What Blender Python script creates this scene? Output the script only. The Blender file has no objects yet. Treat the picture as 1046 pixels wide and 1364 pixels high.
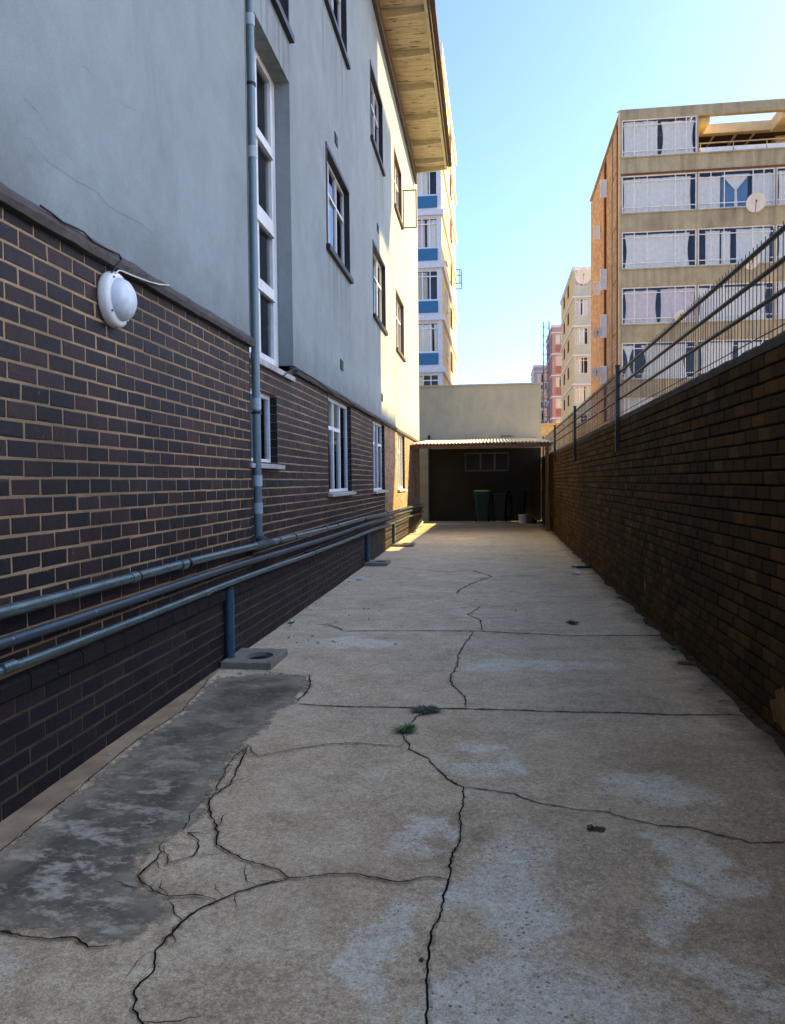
import bpy, bmesh, math, random
from mathutils import Vector, Matrix, noise
R = random.Random(7)
S = bpy.context.scene
COL = S.collection
PI = math.pi

# ------------------------------------------------------------------ helpers
def link(o, parent=None):
    COL.objects.link(o)
    if parent is not None:
        o.parent = parent
    return o

def tag(o, label=None, cat=None, group=None, kind=None):
    if label: o['label'] = label
    if cat: o['category'] = cat
    if group: o['group'] = group
    if kind: o['kind'] = kind
    return o

def empty(name, loc=(0, 0, 0), rz=0.0, label=None, cat=None, group=None):
    o = bpy.data.objects.new(name, None)
    o.empty_display_size = 0.2
    link(o)
    o.location = loc
    o.rotation_euler = (0, 0, rz)
    return tag(o, label, cat, group)

ID = lambda u, v, w: (u, v, w)
def mX(x0):            # wall facing +X : u along Y, v up, w outward (+X)
    return lambda u, v, w: (x0 + w, u, v)
def mXn(x0):           # wall facing -X
    return lambda u, v, w: (x0 - w, u, v)
def mYn(y0):           # wall facing -Y : u along X, v up, w outward (-Y)
    return lambda u, v, w: (u, y0 - w, v)

class MB:
    def __init__(self):
        self.v = []; self.f = []; self.a = []; self.sm = []
    def add(self, verts, faces, a=0.5, smooth=False):
        n = len(self.v)
        self.v += [tuple(p) for p in verts]
        for f in faces:
            self.f.append(tuple(i + n for i in f)); self.a.append(a); self.sm.append(smooth)
    def box(self, u0, u1, v0, v1, w0, w1, m=ID, a=0.5, jit=0.0):
        P = [(u0, v0, w0), (u1, v0, w0), (u1, v1, w0), (u0, v1, w0), (u0, v0, w1), (u1, v0, w1), (u1, v1, w1), (u0, v1, w1)]
        if jit:
            P = [tuple(c + R.uniform(-jit, jit) for c in p) for p in P]
        self.add([m(*p) for p in P], [(3, 2, 1, 0), (4, 5, 6, 7), (0, 1, 5, 4), (1, 2, 6, 5), (2, 3, 7, 6), (3, 0, 4, 7)], a)
        return self
    def quad(self, p, a=0.5):
        self.add(p, [tuple(range(len(p)))], a); return self
    def tube(self, path, r, n=10, caps=True, smooth=True, a=0.5):
        path = [Vector(p) for p in path]
        rs = r if isinstance(r, (list, tuple)) else [r] * len(path)
        ref = None; rings = []
        for i, p in enumerate(path):
            d = (path[min(i + 1, len(path) - 1)] - path[max(i - 1, 0)]).normalized()
            if ref is None:
                ref = Vector((0, 0, 1)) if abs(d.z) < 0.9 else Vector((1, 0, 0))
            x = d.cross(ref).normalized(); y = x.cross(d).normalized(); ref = y
            rings.append([p + (x * math.cos(2 * PI * k / n) + y * math.sin(2 * PI * k / n)) * rs[i] for k in range(n)])
        V = [q for rg in rings for q in rg]
        F = []
        for i in range(len(rings) - 1):
            for k in range(n):
                F.append((i * n + k, i * n + (k + 1) % n, (i + 1) * n + (k + 1) % n, (i + 1) * n + k))
        self.add(V, F, a, smooth)
        if caps:
            self.add(rings[0], [tuple(range(n))], a); self.add(rings[-1], [tuple(range(n))], a)
        return self
    def lathe(self, prof, n=32, m=ID, smooth=True, a=0.5):
        # prof: list of (radius, h); m maps (x, y, h)
        V = []; F = []
        for r, h in prof:
            for k in range(n):
                t = 2 * PI * k / n
                V.append(m(r * math.cos(t), r * math.sin(t), h))
        for i in range(len(prof) - 1):
            for k in range(n):
                F.append((i * n + k, i * n + (k + 1) % n, (i + 1) * n + (k + 1) % n, (i + 1) * n + k))
        self.add(V, F, a, smooth)
        return self
    def wall(self, m, u0, u1, v0, v1, holes=(), depth=0.1, a=0.5):
        us = sorted({u0, u1, *[min(max(x, u0), u1) for h in holes for x in h[:2]]})
        vs = sorted({v0, v1, *[min(max(x, v0), v1) for h in holes for x in h[2:4]]})
        for i in range(len(us) - 1):
            for j in range(len(vs) - 1):
                cu, cv = (us[i] + us[i + 1]) / 2, (vs[j] + vs[j + 1]) / 2
                if any(h[0] < cu < h[1] and h[2] < cv < h[3] for h in holes):
                    continue
                self.quad([m(us[i], vs[j], 0), m(us[i + 1], vs[j], 0), m(us[i + 1], vs[j + 1], 0), m(us[i], vs[j + 1], 0)], a)
        for h in holes:
            d = h[4] if len(h) > 4 else depth
            a0, a1, b0, b1 = h[:4]
            a0, a1, b0, b1 = max(a0, u0), min(a1, u1), max(b0, v0), min(b1, v1)
            self.quad([m(a0, b0, 0), m(a0, b1, 0), m(a0, b1, -d), m(a0, b0, -d)], a)
            self.quad([m(a1, b0, 0), m(a1, b1, 0), m(a1, b1, -d), m(a1, b0, -d)], a)
            if b0 > v0: self.quad([m(a0, b0, 0), m(a1, b0, 0), m(a1, b0, -d), m(a0, b0, -d)], a)
            if b1 < v1: self.quad([m(a0, b1, 0), m(a1, b1, 0), m(a1, b1, -d), m(a0, b1, -d)], a)
        return self
    def bricks(self, m, u0, u1, v0, v1, holes=(), L=0.2365, H=0.0865, J=0.011, p=0.007, off=0.0, jit=0.0015, stretch=True, bev=0.004):
        row = 0; v = v0
        while v < v1 - 0.02:
            b0 = v + J * 0.5; b1 = min(v + H - J * 0.5, v1)
            u = u0 - (L / 2 if row % 2 else 0) - off + R.uniform(-0.012, 0.012)
            while u < u1:
                a0 = max(u + J * 0.5, u0); a1 = min(u + L - J * 0.5 + R.uniform(-.003, .003), u1)
                segs = [(a0, a1)]
                for h in holes:
                    if min(h[3], b1) - max(h[2], b0) > 0.3 * (b1 - b0):
                        ns = []
                        for s in segs:
                            if s[1] <= h[0] or s[0] >= h[1]: ns.append(s); continue
                            if s[0] < h[0]: ns.append((s[0], h[0]))
                            if s[1] > h[1]: ns.append((h[1], s[1]))
                        segs = ns
                for s in segs:
                    if s[1] - s[0] < 0.03: continue
                    t = R.random(); dp = R.uniform(-jit, jit)
                    j = lambda: R.uniform(-0.0022, 0.0022)
                    e = bev
                    O = [(s[0], b0), (s[1], b0), (s[1], b1), (s[0], b1)]
                    I = [(s[0] + e, b0 + e), (s[1] - e, b0 + e), (s[1] - e, b1 - e), (s[0] + e, b1 - e)]
                    V = [m(x, y, -0.004) for x, y in O]
                    V += [m(x + j(), y + j(), p + dp - e * 0.9) for x, y in O]
                    if R.random() < .12:
                        ci = R.randrange(4); I[ci] = (I[ci][0] + (R.uniform(.004, .016) if ci in (0, 3) else -R.uniform(.004, .016)), I[ci][1] + (R.uniform(.003, .012) if ci < 2 else -R.uniform(.003, .012)))
                    tilt = R.uniform(-.0012, .0012)
                    V += [m(x + j(), y + j(), p + dp + (tilt if k < 2 else -tilt)) for k, (x, y) in enumerate(I)]
                    F = []
                    for r in (0, 4):
                        for k in range(4):
                            F.append((r + k, r + (k + 1) % 4, r + 4 + (k + 1) % 4, r + 4 + k))
                    F.append((8, 9, 10, 11))
                    self.add(V, F, t)
                u += L
            v += H; row += 1
        return self
    def build(self, name, mat, parent=None, label=None, cat=None, group=None, kind=None, recalc=True):
        me = bpy.data.meshes.new(name)
        me.from_pydata(self.v, [], self.f)
        me.polygons.foreach_set('use_smooth', self.sm)
        at = me.attributes.new('tint', 'FLOAT', 'FACE')
        at.data.foreach_set('value', self.a)
        if recalc:
            bm = bmesh.new(); bm.from_mesh(me)
            bmesh.ops.recalc_face_normals(bm, faces=bm.faces)
            bm.to_mesh(me); bm.free()
        if mat: me.materials.append(mat)
        me.update()
        o = bpy.data.objects.new(name, me)
        link(o, parent)
        return tag(o, label, cat, group, kind)

# ------------------------------------------------------------------ materials
class NT:
    def __init__(self, name):
        self.m = bpy.data.materials.new(name); self.m.use_nodes = True
        self.t = self.m.node_tree; self.t.nodes.clear()
        self.out = self.n('ShaderNodeOutputMaterial')
        self._co = None
    def n(self, typ, **kw):
        nd = self.t.nodes.new(typ)
        for k, v in kw.items(): setattr(nd, k, v)
        return nd
    def l(self, a, b): self.t.links.new(a, b)
    def set(self, sock, v):
        if hasattr(v, 'is_output') or isinstance(v, bpy.types.NodeSocket): self.l(v, sock)
        elif isinstance(v, (tuple, list)) and len(v) == 3 and sock.type == 'RGBA': sock.default_value = (*v, 1)
        else: sock.default_value = v
    def co(self):
        if self._co is None: self._co = self.n('ShaderNodeTexCoord').outputs['Object']
        return self._co
    def map(self, scale=(1, 1, 1), loc=(0, 0, 0), rot=(0, 0, 0), vec=None):
        nd = self.n('ShaderNodeMapping')
        nd.inputs['Scale'].default_value = scale; nd.inputs['Location'].default_value = loc; nd.inputs['Rotation'].default_value = rot
        self.l(vec if vec is not None else self.co(), nd.inputs['Vector']); return nd.outputs[0]
    def noise(self, scale, detail=4, rough=0.55, vec=None, dist=0.0):
        nd = self.n('ShaderNodeTexNoise')
        nd.inputs['Scale'].default_value = scale; nd.inputs['Detail'].default_value = detail
        nd.inputs['Roughness'].default_value = rough; nd.inputs['Distortion'].default_value = dist
        self.l(vec if vec is not None else self.co(), nd.inputs['Vector']); return nd.outputs['Fac']
    def voro(self, scale, feature='F1', vec=None, rnd=1.0):
        nd = self.n('ShaderNodeTexVoronoi', feature=feature)
        nd.inputs['Scale'].default_value = scale; nd.inputs['Randomness'].default_value = rnd
        self.l(vec if vec is not None else self.co(), nd.inputs['Vector']); return nd
    def ramp(self, fac, stops):
        nd = self.n('ShaderNodeValToRGB'); cr = nd.color_ramp
        while len(cr.elements) < len(stops): cr.elements.new(0.5)
        for e, (p, c) in zip(cr.elements, stops):
            e.position = p; e.color = (*c, 1) if isinstance(c, (tuple, list)) else (c, c, c, 1)
        self.l(fac, nd.inputs[0]); return nd.outputs[0]
    def mix(self, fac, a, b, mode='MIX'):
        nd = self.n('ShaderNodeMix', data_type='RGBA', blend_type=mode)
        self.set(nd.inputs[0], fac); self.set(nd.inputs[6], a); self.set(nd.inputs[7], b); return nd.outputs[2]
    def math(self, op, a, b=0.5, clamp=False):
        nd = self.n('ShaderNodeMath', operation=op, use_clamp=clamp)
        self.set(nd.inputs[0], a); self.set(nd.inputs[1], b); return nd.outputs[0]
    def attr(self, name='tint'):
        return self.n('ShaderNodeAttribute', attribute_name=name).outputs['Fac']
    def xyz(self):
        nd = self.n('ShaderNodeSeparateXYZ'); self.l(self.co(), nd.inputs[0]); return nd.outputs
    def bump(self, h, strength=0.3, dist=0.01, nrm=None):
        nd = self.n('ShaderNodeBump'); nd.inputs['Strength'].default_value = strength; nd.inputs['Distance'].default_value = dist
        self.l(h, nd.inputs['Height'])
        if nrm is not None: self.l(nrm, nd.inputs['Normal'])
        return nd.outputs[0]
    def bsdf(self, col, rough=0.8, spec=0.3, metal=0.0, normal=None):
        b = self.n('ShaderNodeBsdfPrincipled')
        self.set(b.inputs['Base Color'], col); self.set(b.inputs['Roughness'], rough)
        self.set(b.inputs['Specular IOR Level'], spec); self.set(b.inputs['Metallic'], metal)
        if normal is not None: self.l(normal, b.inputs['Normal'])
        self.l(b.outputs[0], self.out.inputs[0]); return self.m

def plain(name, c, rough=0.6, spec=0.3, var=0.12, scale=6.0, metal=0.0, bump=0.1):
    t = NT(name)
    n = t.noise(scale, 6)
    lo = tuple(x * (1 - var) for x in c); hi = tuple(min(1, x * (1 + var)) for x in c)
    col = t.ramp(n, [(0.3, lo), (0.7, hi)])
    return t.bsdf(col, rough, spec, metal, t.bump(t.noise(scale * 12, 3), bump, 0.004) if bump else None)

def streaked(name, c, dark=0.6, amt=0.6, rough=0.85, grain=60, sc=(1.6, 1.6, 0.12), tint=None):
    # painted or rendered wall with vertical runs and grime
    t = NT(name)
    s = t.noise(2.2, 5, 0.6, t.map(sc))
    b = t.noise(0.5, 5, 0.6)
    fine = t.noise(grain, 4, 0.7)
    f = t.math('MULTIPLY', t.ramp(s, [(0.38, 0.0), (0.68, 1.0)]), t.ramp(b, [(0.3, 0.25), (0.7, 1.0)]))
    d = tint or tuple(x * dark for x in c)
    col = t.mix(t.math('MULTIPLY', f, amt), c, d)
    col = t.mix(0.16, col, t.ramp(fine, [(0.3, 0.25), (0.7, 0.85)]), 'OVERLAY')
    bl = t.noise(1.1, 7, 0.68, dist=0.6)
    col = t.mix(0.32, col, t.ramp(bl, [(0.3, 0.28), (0.7, 0.72)]), 'OVERLAY')
    nb = t.bump(t.noise(grain * 2, 4, 0.7), 0.3, 0.004)
    nb = t.bump(t.noise(5.0, 5, 0.6), 0.35, 0.03, nb)
    return t.bsdf(col, rough, 0.25, 0, nb)

def brick_mat(name, stops, rough=0.6, spec=0.35, dirt=(0.02, 0.018, 0.016), dirt_amt=0.5, pale=None, pale_amt=0.0, bump=0.5, dirt_scale=0.9):
    t = NT(name)
    a = t.attr()
    n = t.noise(9, 5, 0.65); f = t.noise(70, 4, 0.7)
    k = t.math('ADD', t.math('MULTIPLY', a, 0.72), t.math('MULTIPLY', n, 0.28))
    col = t.ramp(k, stops)
    col = t.mix(0.35, col, t.ramp(f, [(0.3, 0.2), (0.7, 0.8)]), 'OVERLAY')
    dn = t.ramp(t.noise(dirt_scale, 6, 0.62), [(0.42, 0.0), (0.66, 1.0)])
    col = t.mix(t.math('MULTIPLY', dn, dirt_amt), col, dirt)
    if pale:
        pn = t.ramp(t.noise(14, 6, 0.7), [(0.66, 0.0), (0.74, 1.0)])
        col = t.mix(t.math('MULTIPLY', pn, pale_amt), col, pale)
    nb = t.bump(t.noise(55, 5, 0.7), bump, 0.004)
    nb = t.bump(t.noise(14, 4, 0.6), bump * 0.7, 0.008, nb)
    return t.bsdf(col, rough, spec, 0, nb)

def glass(name, tint=(0.85, 0.9, 0.92), refl=1.0, rough=0.0):
    t = NT(name)
    fr = t.n('ShaderNodeFresnel'); fr.inputs['IOR'].default_value = 1.52
    k = t.math('MULTIPLY', fr.outputs[0], refl, True)
    tr = t.n('ShaderNodeBsdfTransparent'); tr.inputs[0].default_value = (*tint, 1)
    gl = t.n('ShaderNodeBsdfGlossy'); gl.inputs['Roughness'].default_value = rough
    nb = t.bump(t.noise(1.4, 2), 0.02, 0.05); t.l(nb, gl.inputs['Normal'])
    mx = t.n('ShaderNodeMixShader'); t.l(k, mx.inputs[0]); t.l(tr.outputs[0], mx.inputs[1]); t.l(gl.outputs[0], mx.inputs[2])
    t.l(mx.outputs[0], t.out.inputs[0]); return t.m

def brick_tex(name, c1, c2, mortar, scale=1.0, vec='Y', rough=0.85, var=0.25):
    # far brickwork: brick pattern in metres on a facade (vec Y: facade facing X; vec X: facade facing Y)
    t = NT(name)
    o = t.xyz()
    cb = t.n('ShaderNodeCombineXYZ'); t.l(o[1] if vec == 'Y' else o[0], cb.inputs[0]); t.l(o[2], cb.inputs[1])
    b = t.n('ShaderNodeTexBrick'); t.l(cb.outputs[0], b.inputs['Vector'])
    b.inputs['Scale'].default_value = 1.0; b.inputs['Brick Width'].default_value = 0.235 * scale
    b.inputs['Row Height'].default_value = 0.086 * scale; b.inputs['Mortar Size'].default_value = 0.009 * scale
    b.inputs['Color1'].default_value = (*c1, 1); b.inputs['Color2'].default_value = (*c2, 1); b.inputs['Mortar'].default_value = (*mortar, 1)
    n = t.noise(1.3, 6, 0.65); n2 = t.noise(9, 4, 0.7)
    col = t.mix(var, b.outputs[0], t.ramp(n, [(0.3, 0.15), (0.7, 0.85)]), 'OVERLAY')
    col = t.mix(var, col, t.ramp(n2, [(0.3, 0.15), (0.7, 0.85)]), 'OVERLAY')
    return t.bsdf(col, rough, 0.2)

M = {}
M['render'] = streaked('grey_painted_render', (0.235, 0.268, 0.258), 0.74, 0.35, 0.85, 70, (0.9, 0.9, 0.14))
def stained_render():
    m = M['render']; t = NT.__new__(NT); t.m = m; t.t = m.node_tree; t._co = None
    bs = [n for n in t.t.nodes if n.type == 'BSDF_PRINCIPLED'][0]
    src = bs.inputs['Base Color'].links[0].from_socket
    o = t.xyz(); tot = None
    st = t.ramp(t.noise(9, 4, 0.6, t.map((1, 1, .05))), [(0.45, 0.0), (0.62, 1.0)])
    for y0, y1, z in ((10.62, 12.56, 4.6), (15.15, 17.1, 4.6), (10.55, 12.5, 7.93), (15.0, 16.95, 7.93), (6.9, 8.72, 6.3), (19.0, 21.0, 4.6), (19.0, 20.7, 8.0)):
        a = t.math('MULTIPLY', t.math('GREATER_THAN', o[1], y0), t.math('LESS_THAN', o[1], y1))
        f = t.n('ShaderNodeMapRange'); t.l(o[2], f.inputs[0]); f.inputs[1].default_value = z - 1.3; f.inputs[2].default_value = z
        a = t.math('MULTIPLY', t.math('MULTIPLY', a, f.outputs[0]), t.math('LESS_THAN', o[2], z))
        tot = a if tot is None else t.math('ADD', tot, a)
    f = t.n('ShaderNodeMapRange'); t.l(t.math('ADD', o[2], t.math('MULTIPLY', t.noise(2.5, 6, .7), -.9)), f.inputs[0]); f.inputs[1].default_value = 2.75; f.inputs[2].default_value = 2.25
    tot = t.math('ADD', t.math('MULTIPLY', tot, st), t.math('MULTIPLY', f.outputs[0], .8), True)
    t.l(t.mix(t.math('MULTIPLY', tot, .55), src, (0.085, 0.09, 0.085)), bs.inputs['Base Color'])
stained_render()
M['brick_dark'] = brick_mat('dark_glazed_brick', [(0.0, (0.010, 0.009, 0.0105)), (0.3, (0.016, 0.012, 0.0125)), (0.55, (0.027, 0.016, 0.015)), (0.8, (0.046, 0.022, 0.019)), (1.0, (0.070, 0.035, 0.027))],
                            0.6, 0.22, (0.013, 0.011, 0.010), 0.55, (0.26, 0.23, 0.19), 0.6, 0.7)
M['brick_sunlit'] = brick_mat('sun_paled_brick', [(0.0, (0.17, 0.10, 0.06)), (0.5, (0.26, 0.16, 0.095)), (1.0, (0.36, 0.23, 0.14))], .75, .2, (.10, .065, .04), .3)  # same dark brick recoloured paler, with the sunlight painted into it
M['brick_base'] = brick_mat('sooty_base_brick', [(0.0, (0.012, 0.011, 0.013)), (0.5, (0.019, 0.016, 0.017)), (1.0, (0.034, 0.022, 0.020))],
                            0.65, 0.22, (0.011, 0.010, 0.010), 0.5, (0.2, 0.19, 0.17), 0.35, 0.4)
M['brick_wall'] = brick_mat('brown_stock_brick', [(0.0, (0.028, 0.015, 0.006)), (0.3, (0.045, 0.024, 0.009)), (0.6, (0.066, 0.033, 0.011)), (0.82, (0.088, 0.046, 0.015)), (1.0, (0.125, 0.074, 0.026))],
                            0.85, 0.08, (0.014, 0.009, 0.005), 0.5, (0.30, 0.21, 0.10), 0.45, 0.7, 0.6)
M['mortar'] = brick_mat('sandy_mortar', [(0, (.22, .15, .078)), (1, (.46, .32, .175))], .95, .1, (.10, .07, .045), .6)
M['mortar_dark'] = plain('dirty_mortar', (0.085, 0.06, 0.037), 0.9, 0.2, 0.4, 5)
M['mortar_black'] = plain('joint_shadow_mortar', (0.014, 0.012, 0.010), 0.95, 0.1, 0.4, 5)  # deep shadow of the raked joints is put into this near-black colour
M['ledge'] = streaked('weathered_ledge', (0.085, 0.075, 0.065), 0.4, 0.7, 0.9, 40, (6, 6, 6))
M['white_frame'] = streaked('chalky_white_paint', (0.68, 0.68, 0.65), 0.55, 0.5, 0.6, 50, (5, 5, 1))
M['far_frame'] = plain('white_frame_paint', (0.86, 0.83, 0.74), 0.6)
M['brown_trim'] = plain('brown_trim_paint', (0.085, 0.052, 0.042), 0.6, 0.3)
M['dull_frame'] = plain('dulled_frame_paint', (0.17, 0.16, 0.13), 0.7)
M['dark_pane'] = plain('opaque_dark_pane', (0.012, 0.012, 0.012), 0.35, 0.3, 0.3)  # opaque near-black pane in place of clear glass
M['black_trim'] = plain('black_trim_paint', (0.018, 0.018, 0.02), 0.5, 0.3)
M['sill'] = streaked('worn_sill_cement', (0.42, 0.40, 0.37), 0.45, 0.6, 0.9, 40, (3, 3, 3))
M['glass'] = glass('window_glass', (0.75, 0.8, 0.82), 1.0)
M['glass_far'] = glass('far_window_glass', (0.98, 0.98, 0.97), 0.55)
M['glass_clear'] = glass('clear_sash_glass', (0.93, 0.95, 0.95), 0.25)
M['glass_old'] = glass('wavy_old_glass', (0.75, 0.8, 0.82), 1.6, 0.06)
M['dark_room'] = plain('dark_room_interior', (0.22, 0.18, 0.13), 0.9, 0.1)
M['curtain_w'] = plain('white_curtain', (0.95, 0.91, 0.79), 0.9, 0.1, 0.08)
M['curtain_c'] = plain('cream_curtain', (0.66, 0.58, 0.44), 0.9, 0.1, 0.08)
M['curtain_p'] = plain('pink_curtain', (0.86, 0.74, 0.68), 0.9, 0.1, 0.08)
M['curtain_b'] = plain('blue_curtain', (0.16, 0.30, 0.46), 0.9, 0.1, 0.1)
M['curtain_d'] = plain('dark_curtain', (0.06, 0.09, 0.12), 0.9, 0.1, 0.1)
M['wood_cream'] = None
M['fascia'] = plain('dark_fascia_paint', (0.10, 0.075, 0.055), 0.7, 0.2, 0.3)
M['roof_tile'] = plain('brown_roof_sheet', (0.12, 0.07, 0.05), 0.8, 0.2, 0.3)

def soffit_mat():
    t = NT('flaking_cream_boards')
    o = t.xyz()
    w = t.n('ShaderNodeTexWave', wave_type='BANDS', bands_direction='Y', wave_profile='SAW')
    w.inputs['Scale'].default_value = 1.35; w.inputs['Distortion'].default_value = 0.0
    t.l(t.co(), w.inputs['Vector'])
    line = t.ramp(w.outputs['Fac'], [(0.0, 0.0), (0.07, 1.0)])
    flake = t.ramp(t.noise(5.5, 7, 0.7, t.map((0.5, 2.2, 1))), [(0.57, 0.0), (0.62, 1.0)])
    base = t.ramp(t.noise(2.5, 5), [(0.3, (0.50, 0.42, 0.27)), (0.7, (0.64, 0.56, 0.39))])
    col = t.mix(flake, base, (0.12, 0.07, 0.035))
    col = t.mix(line, (0.16, 0.11, 0.05), col)
    return t.bsdf(col, 0.8, 0.2, 0, t.bump(line, 0.5, 0.01))
M['wood_cream'] = soffit_mat()
M['rafter'] = streaked('cream_rafter_paint', (0.60, 0.53, 0.37), 0.45, 0.6, 0.8, 30, (3, 3, 3))

def galv(name, c, rough=0.35, metal=0.75, dark=(0.05, 0.06, 0.065)):
    t = NT(name)
    n = t.noise(7, 6, 0.65, t.map((4, 0.8, 4))); s = t.noise(50, 4, 0.7)
    col = t.mix(t.ramp(n, [(0.4, 0.0), (0.7, 0.7)]), c, dark)
    sp = t.ramp(t.noise(28, 3, 0.6), [(0.70, 0.0), (0.74, 1.0)])
    col = t.mix(t.math('MULTIPLY', sp, 0.6), col, (0.5, 0.52, 0.5))
    r = t.ramp(s, [(0.3, rough - 0.08), (0.7, rough + 0.15)])
    return t.bsdf(col, r, 0.5, metal, t.bump(s, 0.08, 0.003))
M['pipe_galv'] = galv('galvanised_pipe', (0.135, 0.195, 0.185), 0.30, 0.6)
M['pipe_blue'] = galv('blue_grey_pipe', (0.035, 0.062, 0.075), 0.38, 0.25)
M['pipe_down'] = galv('downpipe_paint', (0.135, 0.195, 0.195), 0.42, 0.25, (0.13, 0.17, 0.18))
M['stub'] = galv('blue_pvc', (0.035, 0.095, 0.135), 0.45, 0.0, (0.03, 0.07, 0.1))
M['pvc_white'] = plain('pale_pipe_collar', (0.34, 0.40, 0.41), 0.5, 0.4, 0.25)
M['grime'] = plain('pipe_sealing_grime', (0.06, 0.07, 0.07), 0.8, 0.3, 0.5, 20, 0, 0.6)
M['lamp_rim'] = streaked('aged_white_plastic', (0.72, 0.70, 0.62), 0.7, 0.5, 0.45, 40, (4, 4, 2))
M['lamp_glass'] = plain('frosted_diffuser', (0.56, 0.60, 0.62), 0.35, 0.5, 0.1, 25)
M['cable_b'] = plain('black_cable', (0.02, 0.02, 0.02), 0.6, 0.3, 0.1)
M['cable_w'] = plain('white_cable', (0.6, 0.57, 0.5), 0.6, 0.3, 0.1)
M['steel_dark'] = plain('dark_fence_steel', (0.022, 0.026, 0.030), 0.5, 0.4, 0.2)
M['steel_post'] = plain('dark_green_fence_post', (0.014, 0.020, 0.021), 0.5, 0.4, 0.2)
M['hair'] = plain('hairline_crack', (0.16, 0.17, 0.17), 0.9, 0.1, 0.2)
M['crack'] = plain('crack_dirt_and_dark', (0.018, 0.016, 0.013), 1.0, 0.0, 0.5, 30)  # dirt colour that also carries the darkness of the crack's depth
def halo_mat():
    t = NT('crack_side_dirt')
    t.bsdf((0.10, 0.078, 0.048), 1.0, 0.0)
    bs = [n for n in t.t.nodes if n.type == 'BSDF_PRINCIPLED'][0]
    t.l(t.ramp(t.noise(26, 6, 0.75), [(0.46, 0.0), (0.68, 0.5)]), bs.inputs['Alpha']); return t.m
M['halo'] = halo_mat()
M['crack_fine'] = plain('fine_crack_dirt_and_dark', (0.045, 0.036, 0.025), 1.0, 0.0, 0.5, 30)  # thin cracks: dirt plus their dark depth in one colour

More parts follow.
